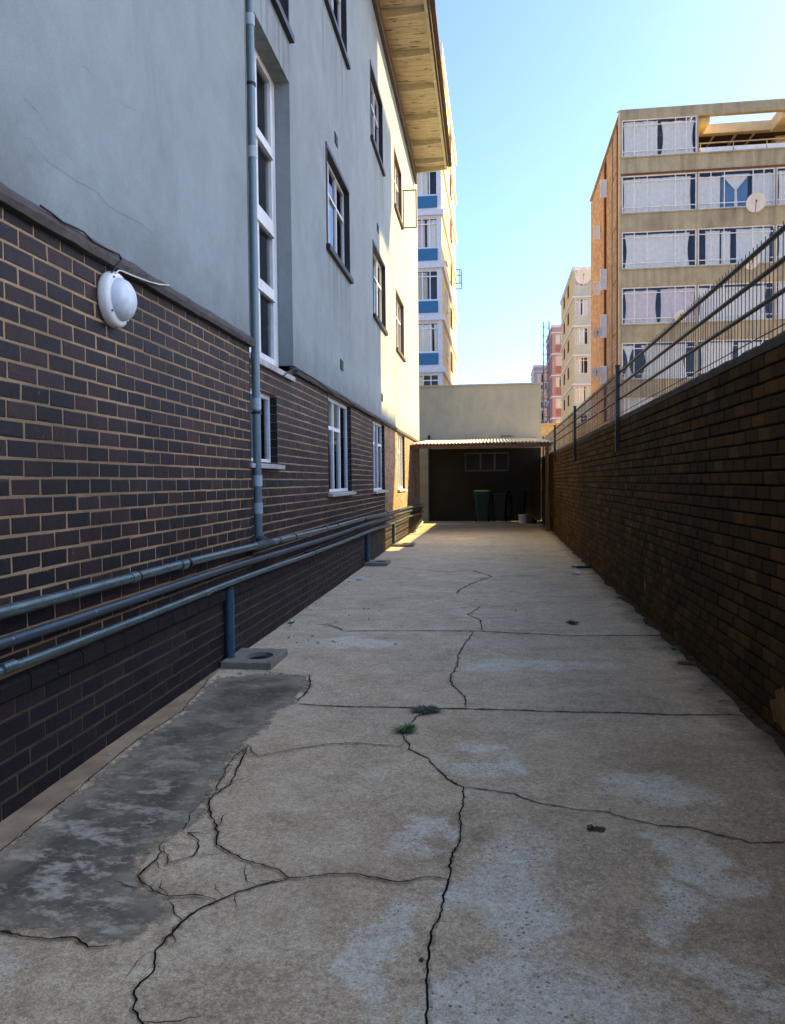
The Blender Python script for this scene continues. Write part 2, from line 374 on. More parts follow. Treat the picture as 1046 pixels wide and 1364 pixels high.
def pavement_mat():
    t = NT('old_concrete')
    o = t.xyz()
    big = t.noise(0.55, 6, 0.6); mid = t.noise(2.6, 7, 0.68, dist=0.3); fine = t.noise(38, 5, 0.75); vfine = t.noise(160, 3, 0.7)
    tan = t.ramp(mid, [(0.25, (0.42, 0.305, 0.168)), (0.5, (0.55, 0.41, 0.242)), (0.75, (0.64, 0.50, 0.315))])
    grey = t.ramp(mid, [(0.25, (0.43, 0.34, 0.215)), (0.75, (0.62, 0.51, 0.345))])
    # farther along the alley the slab is greyer
    fy = t.ramp(t.math('ADD', t.math('DIVIDE', o[1], 12.0), t.math('MULTIPLY', t.math('SUBTRACT', big, 0.5), 0.9)), [(0.33, 0.0), (0.62, 1.0)])
    col = t.mix(fy, tan, grey)
    # worn pale patches where the skin of the slab has come away
    wv = t.n('ShaderNodeVectorMath', operation='MULTIPLY_ADD')
    cn = t.n('ShaderNodeTexNoise'); cn.inputs['Scale'].default_value = 1.7; cn.inputs['Detail'].default_value = 6; cn.inputs['Roughness'].default_value = 0.65
    t.l(t.co(), cn.inputs['Vector'])
    sb = t.n('ShaderNodeVectorMath', operation='SUBTRACT'); t.l(cn.outputs['Color'], sb.inputs[0]); sb.inputs[1].default_value = (0.5, 0.5, 0.5)
    t.l(sb.outputs[0], wv.inputs[0]); wv.inputs[1].default_value = (0.9, 0.9, 0); t.l(t.co(), wv.inputs[2])
    tot = None
    for (x, y, rx, ry) in [(0.02, 2.75, 0.20, 0.62), (-0.36, 2.35, 0.10, 0.38), (-0.34, 3.2, 0.07, 0.3), (0.10, 2.05, 0.36, 0.32), (0.72, 2.36, 0.34, 0.13), (0.58, 2.72, 0.10, 0.22),
                           (0.72, 3.75, 0.30, 0.22), (0.75, 3.0, 0.12, 0.28), (0.02, 3.95, 0.2, 0.16), (-1.75, 2.1, 0.35, 0.14), (-0.1, 4.3, 0.14, 0.1), (0.95, 2.15, 0.4, 0.15), (-1.2, 7.0, .5, .2), (0.3, 6.2, .8, .25)]:
        sc = t.n('ShaderNodeVectorMath', operation='SUBTRACT'); t.l(wv.outputs[0], sc.inputs[0]); sc.inputs[1].default_value = (x, y, 0)
        m2 = t.n('ShaderNodeVectorMath', operation='MULTIPLY'); t.l(sc.outputs[0], m2.inputs[0]); m2.inputs[1].default_value = (1 / rx, 1 / ry, 0)
        ln = t.n('ShaderNodeVectorMath', operation='LENGTH'); t.l(m2.outputs[0], ln.inputs[0])
        tot = ln.outputs['Value'] if tot is None else t.math('MINIMUM', tot, ln.outputs['Value'])
    patch = t.ramp(tot, [(0.6, 1.0), (1.5, 0.0)])
    pm = t.math('MULTIPLY', patch, t.ramp(t.noise(6, 6, 0.7), [(0.28, 0.45), (0.6, 1.0)]))
    palec = t.ramp(t.noise(14, 5, 0.7), [(0.3, (0.60, 0.52, 0.365)), (0.7, (0.76, 0.67, 0.485))])
    col = t.mix(t.math('MULTIPLY', pm, 0.95), col, palec)
    # reddish brown staining toward the boundary wall
    st = t.math('MULTIPLY', t.ramp(t.math('ADD', o[0], t.math('MULTIPLY', t.math('SUBTRACT', big, 0.5), 2.2)), [(0.15, 0.0), (1.0, 1.0)]), t.ramp(t.noise(1.3, 5), [(0.35, 0.2), (0.65, 1.0)]))
    st = t.math('MULTIPLY', st, t.ramp(t.math('DIVIDE', o[1], 8.0), [(0.45, 1.0), (0.8, 0.15)]))
    st = t.math('MULTIPLY', st, t.math('SUBTRACT', 1.0, t.math('MULTIPLY', pm, 0.7)))
    col = t.mix(t.math('MULTIPLY', st, 0.75), col, (0.25, 0.148, 0.082))
    # grime line along the wall foot
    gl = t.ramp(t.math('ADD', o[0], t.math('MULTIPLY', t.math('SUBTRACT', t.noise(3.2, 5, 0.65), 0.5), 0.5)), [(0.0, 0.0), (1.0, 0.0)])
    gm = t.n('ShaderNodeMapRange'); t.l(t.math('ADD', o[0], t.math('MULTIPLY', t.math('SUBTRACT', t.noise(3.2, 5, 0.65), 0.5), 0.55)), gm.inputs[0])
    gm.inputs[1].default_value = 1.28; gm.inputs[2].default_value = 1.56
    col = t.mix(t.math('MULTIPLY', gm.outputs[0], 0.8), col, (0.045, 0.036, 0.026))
    # sweeping lateral streaks on the far slabs
    lat = t.ramp(t.noise(1.1, 6, 0.65, t.map((0.7, 1.6, 1)), 0.6), [(0.36, 0.35), (0.64, 0.66)])
    col = t.mix(0.3, col, lat, 'OVERLAY')
    med = t.noise(7.5, 7, 0.72, dist=0.5)
    col = t.mix(0.42, col, t.ramp(med, [(0.28, 0.24), (0.72, 0.78)]), 'OVERLAY')
    drk = t.ramp(t.noise(4.3, 8, 0.75, dist=0.8), [(0.60, 0.0), (0.70, 1.0)])
    col = t.mix(t.math('MULTIPLY', drk, 0.35), col, (0.15, 0.115, 0.075))
    blot = t.ramp(t.noise(1.05, 7, 0.7, dist=0.4), [(0.55, 0.0), (0.72, 1.0)])
    col = t.mix(t.math('MULTIPLY', blot, 0.45), col, (0.19, 0.15, 0.098))
    col = t.mix(0.45, col, t.ramp(fine, [(0.30, 0.16), (0.70, 0.86)]), 'OVERLAY')
    col = t.mix(0.6, col, t.ramp(vfine, [(0.32, 0.14), (0.68, 0.88)]), 'OVERLAY')
    gr = t.voro(95); col = t.mix(0.2, col, t.ramp(gr.outputs['Color'], [(0.1, 0.15), (0.9, 0.85)]), 'OVERLAY')
    # exposed aggregate in the worn patches, small pits elsewhere
    v = t.voro(44); vd = t.ramp(v.outputs['Distance'], [(0.17, 1.0), (0.30, 0.0)])
    keep = t.ramp(v.outputs['Color'], [(0.40, 0.0), (0.46, 1.0)])
    keep = t.math('MULTIPLY', keep, t.ramp(t.noise(3.1, 5, 0.65), [(0.40, 0.12), (0.58, 1.0)]))
    agg = t.math('MULTIPLY', t.math('MULTIPLY', vd, keep), t.ramp(pm, [(0.1, 0.14), (0.6, 0.8)]))
    col = t.mix(agg, col, (0.085, 0.07, 0.05))
    v2 = t.voro(21); wd = t.ramp(v2.outputs['Distance'], [(0.05, 1.0), (0.09, 0.0)])
    k2 = t.ramp(v2.outputs['Color'], [(0.6, 0.0), (0.64, 1.0)])
    col = t.mix(t.math('MULTIPLY', t.math('MULTIPLY', wd, k2), 0.55), col, (0.62, 0.6, 0.55))
    h = t.math('ADD', t.math('MULTIPLY', fine, 0.5), t.math('MULTIPLY', agg, -0.4))
    nb = t.bump(h, 0.35, 0.006)
    nb = t.bump(mid, 0.25, 0.03, nb)
    return t.bsdf(col, t.ramp(mid, [(0.3, 0.75), (0.7, 0.95)]), 0.25, 0, nb)
M['pavement'] = pavement_mat()

def screed_mat():
    t = NT('blackened_screed')
    mid = t.noise(3.0, 7, 0.7, dist=0.3); fine = t.noise(40, 5, 0.75)
    col = t.ramp(t.noise(1.6, 7, 0.68, dist=0.4), [(0.3, (0.070, 0.062, 0.040)), (0.48, (0.135, 0.117, 0.077)), (0.62, (0.25, 0.212, 0.140)), (0.78, (0.36, 0.30, 0.195))])
    col = t.mix(0.6, col, t.ramp(mid, [(0.25, 0.25), (0.75, 0.75)]), 'OVERLAY')
    sc = t.ramp(t.noise(5.5, 8, 0.75, t.map((1.0, 1.5, 1), rot=(0, 0, 0.5))), [(0.50, 0.0), (0.58, 1.0)])
    o = t.xyz()
    nr = t.ramp(t.math('DIVIDE', o[1], 6.0), [(0.42, 1.0), (0.8, 0.2)])
    col = t.mix(t.math('MULTIPLY', t.math('MULTIPLY', sc, nr), 0.85), col, (0.52, 0.455, 0.32))
    sp = t.ramp(t.noise(30, 5, 0.7), [(0.62, 0.0), (0.70, 1.0)])
    col = t.mix(t.math('MULTIPLY', sp, 0.5), col, (0.56, 0.48, 0.37))
    col = t.mix(0.6, col, t.ramp(fine, [(0.25, 0.2), (0.75, 0.8)]), 'OVERLAY')
    e = t.attr('edge')
    col = t.mix(t.ramp(t.math('ADD', e, t.math('MULTIPLY', t.math('SUBTRACT', mid, 0.5), 2.2)), [(0.15, 0.6), (0.7, 0.0)]), col, (0.40, 0.325, 0.205))
    nb = t.bump(fine, 0.35, 0.006); nb = t.bump(mid, 0.25, 0.02, nb)
    t.bsdf(col, 0.85, 0.25, 0, nb)
    bs = [n for n in t.t.nodes if n.type == 'BSDF_PRINCIPLED'][0]
    # worn away in ragged bites toward its rim
    k = t.math('ADD', t.math('MULTIPLY', e, 0.75), t.math('MULTIPLY', t.math('SUBTRACT', t.noise(6.5, 9, 0.8), 0.52), 1.3))
    t.l(t.ramp(k, [(0.02, 0.0), (0.22, 1.0)]), bs.inputs['Alpha'])
    return t.m
M['screed'] = screed_mat()
M['sand'] = plain('trodden_sand', (0.36, 0.255, 0.145), 0.95, 0.1, 0.3, 5, 0, 0.5)
M['silt'] = plain('dark_silt', (0.07, 0.052, 0.033), 1.0, 0.0, 0.5, 14, 0, 0.8)
M['earth'] = plain('dusty_ground', (0.30, 0.24, 0.165), 0.95, 0.1, 0.3, 0.5)
M['gully'] = streaked('mossy_precast_cement', (0.25, 0.225, 0.165), 0.45, 0.7, 0.9, 50, (4, 4, 4))
M['black'] = plain('drain_darkness', (0.01, 0.01, 0.01), 0.9, 0.1, 0.2)
M['leaf'] = plain('weed_leaf', (0.06, 0.15, 0.03), 0.55, 0.3, 0.35, 20)
M['leaf_dark'] = plain('dark_weed_leaf', (0.025, 0.045, 0.018), 0.6, 0.3, 0.35, 20)
M['twig'] = plain('dry_pod', (0.11, 0.06, 0.025), 0.7, 0.3, 0.4, 30)
M['paper'] = plain('crumpled_paper', (0.75, 0.74, 0.72), 0.8, 0.2, 0.1, 20)
M['pebble'] = plain('pale_pebble', (0.42, 0.39, 0.34), 0.85, 0.2, 0.3, 20)
CRACKS = {
    'joint1': [(-1.325, 4.984), (-1.129, 4.963), (-0.784, 4.962), (-0.522, 4.97), (-0.202, 4.972), (0.123, 4.966), (0.437, 4.968), (0.768, 4.979), (1.079, 4.968), (1.353, 5.004), (1.533, 5.006)],
    'joint2': [(-1.491, 7.481), (-0.995, 7.519), (-0.597, 7.55), (-0.158, 7.553), (0.26, 7.504), (0.691, 7.436), (1.084, 7.477), (1.472, 7.497)],
    'joint2b': [(1.361, 7.517), (1.467, 7.472), (1.561, 7.605), (1.642, 7.575)],
    'c1': [(-0.235, 7.51), (-0.255, 7.248), (-0.31, 6.785), (-0.326, 6.575), (-0.323, 6.379), (-0.314, 6.169), (-0.346, 5.828), (-0.332, 5.589), (-0.278, 5.431), (-0.217, 5.245), (-0.202, 4.989)],
    'c2': [(-0.151, 7.592), (-0.177, 8.16), (-0.244, 8.331), (-0.313, 8.495), (-0.188, 9.087)],
    'c2b': [(-0.284, 9.42), (-0.233, 9.726)],
    'c3': [(-0.519, 10.127), (-0.512, 10.45), (-0.359, 11.152), (-0.226, 11.585), (-0.075, 11.957), (-0.41, 12.767), (-0.746, 12.573), (-1.122, 12.61)],
    'c3b': [(-0.075, 12.004), (0.195, 12.016), (0.455, 12.075), (0.75, 12.31)],
    'c3c': [(-0.526, 13.07), (-0.144, 13.141)],
    'c4': [(-0.458, 16.477), (-0.283, 17.224), (-0.093, 18.255), (0.01, 18.933)],
    'main': [(-0.461, 4.926), (-0.497, 4.753), (-0.543, 4.523), (-0.532, 4.379), (-0.471, 4.192), (-0.363, 4.052), (-0.291, 3.888), (-0.223, 3.74), (-0.17, 3.686), (-0.163, 3.513), (-0.166, 3.306), (-0.159, 3.159), (-0.179, 2.958), (-0.181, 2.809), (-0.195, 2.646), (-0.204, 2.514), (-0.22, 2.391), (-0.215, 2.274), (-0.207, 2.185), (-0.19, 2.046), (-0.185, 1.894)],
    'right': [(-0.17, 3.686), (-0.05, 3.672), (0.064, 3.641), (0.167, 3.548), (0.317, 3.489), (0.481, 3.467), (0.553, 3.406), (0.679, 3.349), (0.782, 3.353), (0.873, 3.284), (0.991, 3.226), (1.125, 3.247), (1.243, 3.232)],
    'rightb': [(0.481, 3.467), (0.498, 3.541)],
    'left': [(-0.18, 2.804), (-0.25, 2.823), (-0.36, 2.774), (-0.448, 2.792), (-0.55, 2.809), (-0.762, 2.75), (-0.814, 2.805), (-0.953, 2.86), (-1.027, 2.9), (-1.115, 2.97), (-1.143, 3.071), (-1.266, 3.288), (-1.312, 3.458), (-1.28, 3.579), (-1.307, 3.803), (-1.358, 4.117)],
    'l2': [(-1.399, 4.185), (-1.346, 4.116), (-1.26, 3.975), (-1.135, 4.096), (-0.966, 4.203), (-0.824, 4.255), (-0.537, 4.222), (-0.512, 4.299)],
    'scr': [(-1.313, 4.998), (-1.314, 5.379), (-1.399, 5.734), (-1.564, 5.742), (-1.714, 5.776), (-1.773, 5.828)],
    'l3': [(-0.762, 2.75), (-0.867, 2.69), (-0.95, 2.593), (-1.004, 2.528), (-1.037, 2.43), (-1.053, 2.345), (-1.059, 2.271), (-1.023, 2.178), (-1.034, 2.087), (-1.003, 2.008), (-0.956, 1.956), (-0.907, 1.86)],
    'l4': [(-0.971, 2.577), (-1.062, 2.592), (-1.145, 2.571), (-1.249, 2.626), (-1.313, 2.7), (-1.313, 2.869), (-1.347, 2.981)],
    'l5': [(-1.145, 2.571), (-1.096, 2.49), (-1.037, 2.43)],
    'l6': [(-1.326, 2.95), (-1.25, 2.797), (-1.173, 2.872), (-1.197, 2.997), (-1.284, 3.069), (-1.176, 3.067)],
    'l7': [(-1.173, 2.872), (-1.077, 2.907)],
    'l8': [(-0.957, 2.83), (-0.906, 2.717), (-0.869, 2.689)],
    'l9': [(-1.295, 3.089), (-1.337, 3.241), (-1.328, 3.297)],
    'l10': [(-1.359, 4.114), (-1.39, 3.981), (-1.356, 3.746), (-1.312, 3.458)],
    'sb': [(-1.695, 2.288), (-1.595, 2.305), (-1.52, 2.304), (-1.414, 2.283), (-1.351, 2.311), (-1.274, 2.267), (-1.202, 2.279)],
    'up': [(-1.869, 7.82), (-1.718, 7.806), (-1.559, 7.633), (-1.491, 7.481)],
    'sl': [(-2.113, 5.557), (-1.987, 4.73), (-2.014, 4.135), (-1.969, 3.336), (-1.951, 2.823), (-1.94, 2.548)],
}
SCREED = [(-1.993, 2.393), (-1.955, 2.829), (-1.974, 3.344), (-2.019, 4.148), (-1.993, 4.745), (-2.111, 5.535), (-1.926, 5.687), (-1.749, 5.796), (-1.399, 5.734), (-1.313, 5.375), (-1.313, 4.998), (-1.385, 4.837), (-1.353, 4.529), (-1.364, 4.265), (-1.364, 4.078), (-1.343, 3.799), (-1.311, 3.467), (-1.267, 3.264), (-1.256, 3.115), (-1.34, 2.975), (-1.326, 2.754), (-1.249, 2.626), (-1.146, 2.571), (-1.079, 2.464), (-1.094, 2.34), (-1.179, 2.281), (-1.275, 2.266), (-1.351, 2.311), (-1.414, 2.283), (-1.52, 2.304), (-1.603, 2.307), (-1.877, 2.25)]
SAND = [(-2.123, 2.554), (-2.139, 3.116), (-2.141, 3.77), (-2.154, 4.78), (-2.185, 5.83), (-2.158, 6.008), (-2.111, 5.535), (-1.993, 4.745), (-2.019, 4.148), (-1.974, 3.344), (-1.955, 2.829), (-1.948, 2.338)]
H1 = [(3.409, 3.207), (3.449, 3.209), (3.5, 3.204), (3.552, 3.186), (3.593, 3.158), (3.637, 3.153)]
H2 = [(3.411, 3.033), (3.451, 3.045), (3.511, 3.012), (3.575, 3.003), (3.652, 3.003), (3.756, 3.007), (3.854, 3.006), (3.957, 3.025), (4.065, 3.031), (4.177, 3.01), (4.236, 3.002), (4.343, 3.01), (4.456, 3.019), (4.627, 3.037), (4.81, 3.025)]
H3 = [(3.935, 3.621), (3.988, 3.644), (4.055, 3.636)]
H4 = [(4.361, 3.655), (4.456, 3.657), (4.592, 3.697)]
H5 = [(4.907, 4.125), (5.025, 4.121)]
CABLE = [(3.446, 2.74), (3.54, 2.737), (3.638, 2.727), (3.743, 2.736), (3.841, 2.742), (3.942, 2.721), (4.105, 2.729), (4.237, 2.739), (4.266, 2.719), (4.219, 2.678), (4.143, 2.616)]
WHITE = [(4.172, 2.617), (4.217, 2.645), (4.254, 2.652), (4.405, 2.662), (4.608, 2.681), (4.755, 2.7), (4.931, 2.737)]
CABLE2 = [(8.028, 2.552), (8.2, 2.616), (8.517, 2.703), (8.707, 2.718), (9.27, 2.725), (9.97, 2.714), (10.78, 2.674), (11.083, 2.707), (11.737, 2.718), (12.468, 2.682), (14.24, 2.668), (15.329, 2.699), (16.257, 2.689), (16.94, 2.696)]
# ------------------------------------------------------------------ setting
g = MB(); g.quad([(-3000, -3000, -0.012), (3000, -3000, -0.012), (3000, 3000, -0.012), (-3000, 3000, -0.012)])
g.build('ground', M['earth'], kind='structure', label='dusty earth stretching off under the city blocks')
# alley slab : one lightly uneven sheet
nx, ny = 26, 190
vs = []; fs = []
for j in range(ny + 1):
    y = -5 + (34.0) * j / ny
    for i in range(nx + 1):
        x = -2.75 + 4.45 * i / nx
        z = 0.010 * (noise.noise(Vector((x * 0.7, y * 0.5, 1.3)))) + 0.003 * noise.noise(Vector((x * 2.5, y * 2.5, 4)))
        vs.append((x, y, z))
for j in range(ny):
    for i in range(nx):
        a = j * (nx + 1) + i
        fs.append((a, a + 1, a + nx + 2, a + nx + 1))
def gz(x, y):
    return 0.010 * (noise.noise(Vector((x * 0.7, y * 0.5, 1.3)))) + 0.003 * noise.noise(Vector((x * 2.5, y * 2.5, 4)))
p = MB(); p.add(vs, fs, 0.5, True)
pavement = p.build('pavement', M['pavement'], kind='structure', label='cracked old concrete slab paving the alley', recalc=False)

def densify(P, step=0.018):
    out = []
    for i in range(len(P) - 1):
        a, b = Vector(P[i][:2]), Vector(P[i + 1][:2]); n = max(1, int((b - a).length / step))
        for k in range(n): out.append(a + (b - a) * k / n)
    out.append(Vector(P[-1][:2])); return out

def ribbon(mb, pts, w, zf, wob=0.008, taper=True, seed=0):
    D = densify(pts)
    n = len(D); L = []; Rr = []
    for i, q in enumerate(D):
        d = (D[min(i + 1, n - 1)] - D[max(i - 1, 0)]).normalized(); s = Vector((-d.y, d.x))
        k = noise.noise(Vector((q.x * 9 + seed, q.y * 9, seed))); k2 = noise.noise(Vector((q.x * 31, q.y * 31, seed + 5)))
        c = q + s * (wob * (k + 0.7 * k2 + .45 * noise.noise(Vector((q.x * 70, q.y * 70, seed)))))
        ww = 0.72 * w * (0.45 + 0.9 * abs(noise.noise(Vector((q.x * 6, q.y * 6, 9 + seed)))) + 0.5 * abs(k2))
        if taper: ww *= min(1, 0.25 + min(i, n - 1 - i) / 6)
        L.append(c + s * ww * 0.5); Rr.append(c - s * ww * 0.5)
    V = [(q.x, q.y, zf(q.x, q.y)) for q in L] + [(q.x, q.y, zf(q.x, q.y)) for q in Rr]
    F = [(i, i + 1, n + i + 1, n + i) for i in range(n - 1)]
    mb.add(V, F)

wide = MB(); fine_c = MB()
WID = {'main': 0.013, 'left': 0.012, 'right': 0.010, 'l3': 0.012, 'c1': 0.014, 'scr': 0.013, 'l2': 0.010, 'l4': 0.010, 'up': 0.018, 'joint1': 0.020, 'sb': 0.014, 'joint2': 0.026, 'c2': 0.016, 'c3': 0.026, 'c3b': 0.022, 'joint2b': 0.03}
for i, (k, P) in enumerate(CRACKS.items()):
    zf = (lambda x, y: gz(x, y) + 0.0075) if k in ('l6', 'l7', 'l9', 'l10', 'l4', 'sb', 'scr', 'sl', 'left', 'l2', 'up') else (lambda x, y: gz(x, y) + 0.0035)
    ribbon(wide if k in WID else fine_c, P, WID.get(k, 0.010), zf, 0.012 if k not in ('joint1', 'joint2') else 0.007, True, i)
halo = MB()
for i, (k, P) in enumerate(CRACKS.items()):
    if k in WID: ribbon(halo, P, WID[k] * 3.6 + .012, lambda x, y: gz(x, y) + (.0062 if k in ('scr', 'sb', 'left', 'l2', 'l4', 'up') else .0022), 0.012 if k not in ('joint1', 'joint2') else 0.007, True, i)
halo.build('crack_dirt_and_dark', M['halo'], pavement, kind='structure', recalc=False)
# little spurs along the widest cracks
for k in ('main', 'left', 'l3', 'right', 'joint1'):
    D = densify(CRACKS[k], 0.05)
    for q in D:
        if R.random() < 0.13:
            an = R.uniform(0, 2 * PI); l = R.uniform(0.03, 0.09)
            ribbon(fine_c, [(q.x, q.y), (q.x + math.cos(an) * l * .5, q.y + math.sin(an) * l * .5), (q.x + math.cos(an + .4) * l, q.y + math.sin(an + .4) * l)], 0.004, lambda x, y: gz(x, y) + 0.004, 0.006, True, 3)
rw = random.Random(11)
web = densify(CRACKS['left'], 0.05)[9:] + densify(CRACKS['l4'], .05) + densify(CRACKS['l3'], .06)[:14]
for q in web:
    if rw.random() < .62:
        an = rw.uniform(0, 2 * PI); l = rw.uniform(.05, .17); P = [(q.x, q.y)]
        for s in range(4):
            an += rw.uniform(-.7, .7); P.append((P[-1][0] + math.cos(an) * l / 4, P[-1][1] + math.sin(an) * l / 4))
        ribbon(fine_c, P, rw.uniform(.006, .011), lambda x, y: gz(x, y) + .0078, .008, True, rw.random() * 9)
wide.build('crack', M['crack'], pavement, kind='structure', recalc=False)
fine_c.build('crack', M['crack_fine'], pavement, kind='structure', recalc=False)

def sheet(name, poly, mat, z, label, wob=0.02):
    D = densify(poly + [poly[0]], 0.02)[:-1]
    bm = bmesh.new()
    vv = []
    for q in D:
        k = Vector((noise.noise(Vector((q.x * 7, q.y * 7, 2))) + .6 * noise.noise(Vector((q.x * 25, q.y * 25, 2))), noise.noise(Vector((q.x * 7, q.y * 7, 8))) + .6 * noise.noise(Vector((q.x * 25, q.y * 25, 8))))) * wob
        vv.append(bm.verts.new((q.x + k.x, q.y + k.y, 0)))
    f = bm.faces.new(vv)
    bmesh.ops.triangulate(bm, faces=[f])
    for _ in range(5):
        bmesh.ops.subdivide_edges(bm, edges=[e for e in bm.edges if e.calc_length() > 0.07], cuts=1)
        bmesh.ops.triangulate(bm, faces=bm.faces[:])
    for v in bm.verts: v.co.z = gz(v.co.x, v.co.y) + z
    bmesh.ops.recalc_face_normals(bm, faces=bm.faces)
    rim = [(q.x, q.y) for q in D[::3]]
    ev = [min(1.0, min((v.co.x - a) ** 2 + (v.co.y - b) ** 2 for a, b in rim) ** .5 / .22) for v in bm.verts]
    me = bpy.data.meshes.new(name); bm.to_mesh(me); me.attributes.new('edge', 'FLOAT', 'POINT').data.foreach_set('value', ev); bm.free()
    if me.polygons[0].normal.z < 0: me.flip_normals()
    me.materials.append(mat)
    o = bpy.data.objects.new(name, me); link(o); return tag(o, label, kind='structure')
sheet('screed_patch', SCREED, M['screed'], 0.0042, 'blackened cement patch beside the brick base')
sheet('sand_strip', SAND, M['sand'], 0.0052, 'strip of bare sandy grit along the foot of the brick base')

# ------------------------------------------------------------------ left building
LROT = math.atan(0.015)
LX, LC, LS = -2.075, math.cos(LROT), math.sin(LROT)
def toW(x, y, z=0.0):
    return (LX + x * LC - y * LS, x * LS + y * LC, z)
B = empty('apartment_building', (LX, 0, 0), LROT, 'grey rendered apartment building on a dark brick ground storey with a boarded eave', 'building')
Y0, YS, YR, YM, Y1 = -7.0, 6.88, 8.66, 18.7, 25.72   # near end, step, recess end, far section, far corner
FX = -0.045; MX = -0.040; ZT = 11.12
stair = (YS, YR, 2.62, 5.86, 0.18)
stair2 = (YS + .05, YR, 6.36, 9.3, 0.14)
groundw = [(10.66, 12.52, 1.30, 2.66, 0.11), (15.02, 16.78, 1.27, 2.66, 0.11)]
ground4 = (19.25, 21.0, 1.25, 2.66, 0.11)
midw = [(10.68, 12.5, 4.66, 6.04, 0.09), (15.2, 17.06, 4.66, 6.08, 0.09)]
topw = [(10.62, 12.46, 8.0, 9.42, 0.09), (15.1, 16.87, 8.0, 9.42, 0.09)]
mid4 = (19.1, 20.92, 4.66, 6.08, 0.09); top4 = (19.0, 20.66, 8.06, 9.42, 0.09)
lowstair = (6.9, 7.96, 1.64, 2.35, 0.12)

w = MB()
w.wall(mX(0.0), Y0, YS, 2.76, ZT, [(-4.5, -2.5, 4.66, 6.04, .09), (0.2, 1.9, 5.2, 6.9, .09)])
w.quad([(0, YS, 2.76), (0, YS, ZT), (-0.25, YS, ZT), (-0.25, YS, 2.76)])
w.wall(mX(FX), YS, YM, 2.76, ZT, [(stair[0], stair[1], 2.7, stair[3], stair[4]), stair2] + midw + topw)
w.quad([(FX, YM, 2.76), (FX, YM, ZT), (MX, YM, ZT), (MX, YM, 2.76)])
w.wall(mX(MX), YM, Y1, 2.76, ZT, [mid4, top4])
w.quad([(MX, Y1, 0), (MX, Y1, ZT), (-9, Y1, ZT), (-9, Y1, 0)])
w.quad([(MX, Y0, 0), (MX, Y0, ZT), (-9, Y0, ZT), (-9, Y0, 0)])
w.quad([(-9, Y0, 0), (-9, Y0, ZT), (-9, Y1, ZT), (-9, Y1, 0)])
w.quad([(-9, Y0, ZT), (0, Y0, ZT), (0, Y1, ZT), (-9, Y1, ZT)])
w.quad([(-9, Y0, 0.3), (0, Y0, 0.3), (0, Y1, 0.3), (-9, Y1, 0.3)])
w.build('wall', M['render'], B, recalc=False)
# dark inner wall so rooms read as rooms
iw = MB(); iw.quad([(-2.6, Y0, 0.35), (-2.6, Y0, ZT - .1), (-2.6, Y1, ZT - .1), (-2.6, Y1, 0.35)])
for zz in (2.9, 6.25, 9.6): iw.quad([(-2.6, Y0, zz), (-0.3, Y0, zz), (-0.3, Y1, zz), (-2.6, Y1, zz)])
iw.build('interior', M['dark_room'], B, recalc=False)

# dark brick storey: mortar plane and bricks
mo = MB()
mo.wall(mX(-0.016), Y0, YS, 0.0, 2.70)
mo.wall(mX(FX - .017), YS, YM, 0.0, 2.70, [lowstair] + groundw + [(stair[0], stair[1], 2.62, 2.75, .1)], 0.11)
mo.wall(mX(MX - .017), YM, Y1, 0.0, 2.70, [ground4], 0.11)
mo.build('mortar_joint', M['mortar'], B, recalc=False)
br = MB()
br.bricks(mX(-0.016), Y0, YS, 0.62, 2.70, p=0.0025, off=0.05, J=.0105, jit=.001)
br.add([(-0.012, YS, 0.6), (-0.012, YS, 2.7), (-0.25, YS, 2.7), (-0.25, YS, 0.6)], [(0, 1, 2, 3)], 0.1)
hl = [lowstair] + groundw + [(stair[0], stair[1], 2.62, 2.8)]
br.bricks(mX(FX - .017), YS + .01, 16.79, 0.62, 2.70, hl, p=0.0025, jit=.001, J=.0105)
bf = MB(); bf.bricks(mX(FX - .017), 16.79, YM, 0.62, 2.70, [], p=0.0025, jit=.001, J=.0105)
bf.bricks(mX(MX - .017), YM, Y1, 0.62, 2.70, [ground4], p=0.0025, jit=.001, J=.0105, off=.1); bf.build('brickwork', M['brick_sunlit'], B, label='brick at the far end, coloured paler for the sunlight on it')
for h in [lowstair] + groundw + [ground4]:     # brick reveals
    x0 = (MX if h is ground4 else FX) - .017
    for yy, sgn in ((h[0], 1), (h[1], -1)):
        z = h[2]
        while z < h[3] - .02:
            br.box(x0 - .105, x0 + .006, yy - .002 * sgn, yy + .006 * sgn, z + .002, min(z + .0835, h[3]), lambda u, v, ww: (u, v, ww), R.random())
            z += .0865
brickwork = br.build('brickwork', M['brick_dark'], B)
# base courses
mb2 = MB(); mb2.box(-0.3, 0.004, Y0, Y1 + .01, -0.05, 0.535); mb2.build('base_mortar', M['mortar_dark'], B)
b2 = MB()
b2.bricks(mX(0.004), Y0, Y1, 0.0, 0.52, p=0.0025, jit=.001, J=0.010, off=.09)
b2.build('base_course', M['brick_base'], B)
b3 = MB()
y = Y0
while y < Y1:                                # projecting brick-on-edge capping under the pipes
    l = 0.232
    b3.add([(x, yy, z) for yy in (y + .004, y + l - .004) for x, z in ((-0.2, 0.53), (0.032, 0.528), (0.034, 0.585), (0.018, 0.605), (-0.2, 0.63))],
           [(0, 1, 2, 3, 4), (5, 6, 7, 8, 9), (0, 1, 6, 5), (1, 2, 7, 6), (2, 3, 8, 7), (3, 4, 9, 8)], R.random())
    y += l + R.uniform(0, .004)
b3.build('capping_course', M['brick_base'], B)

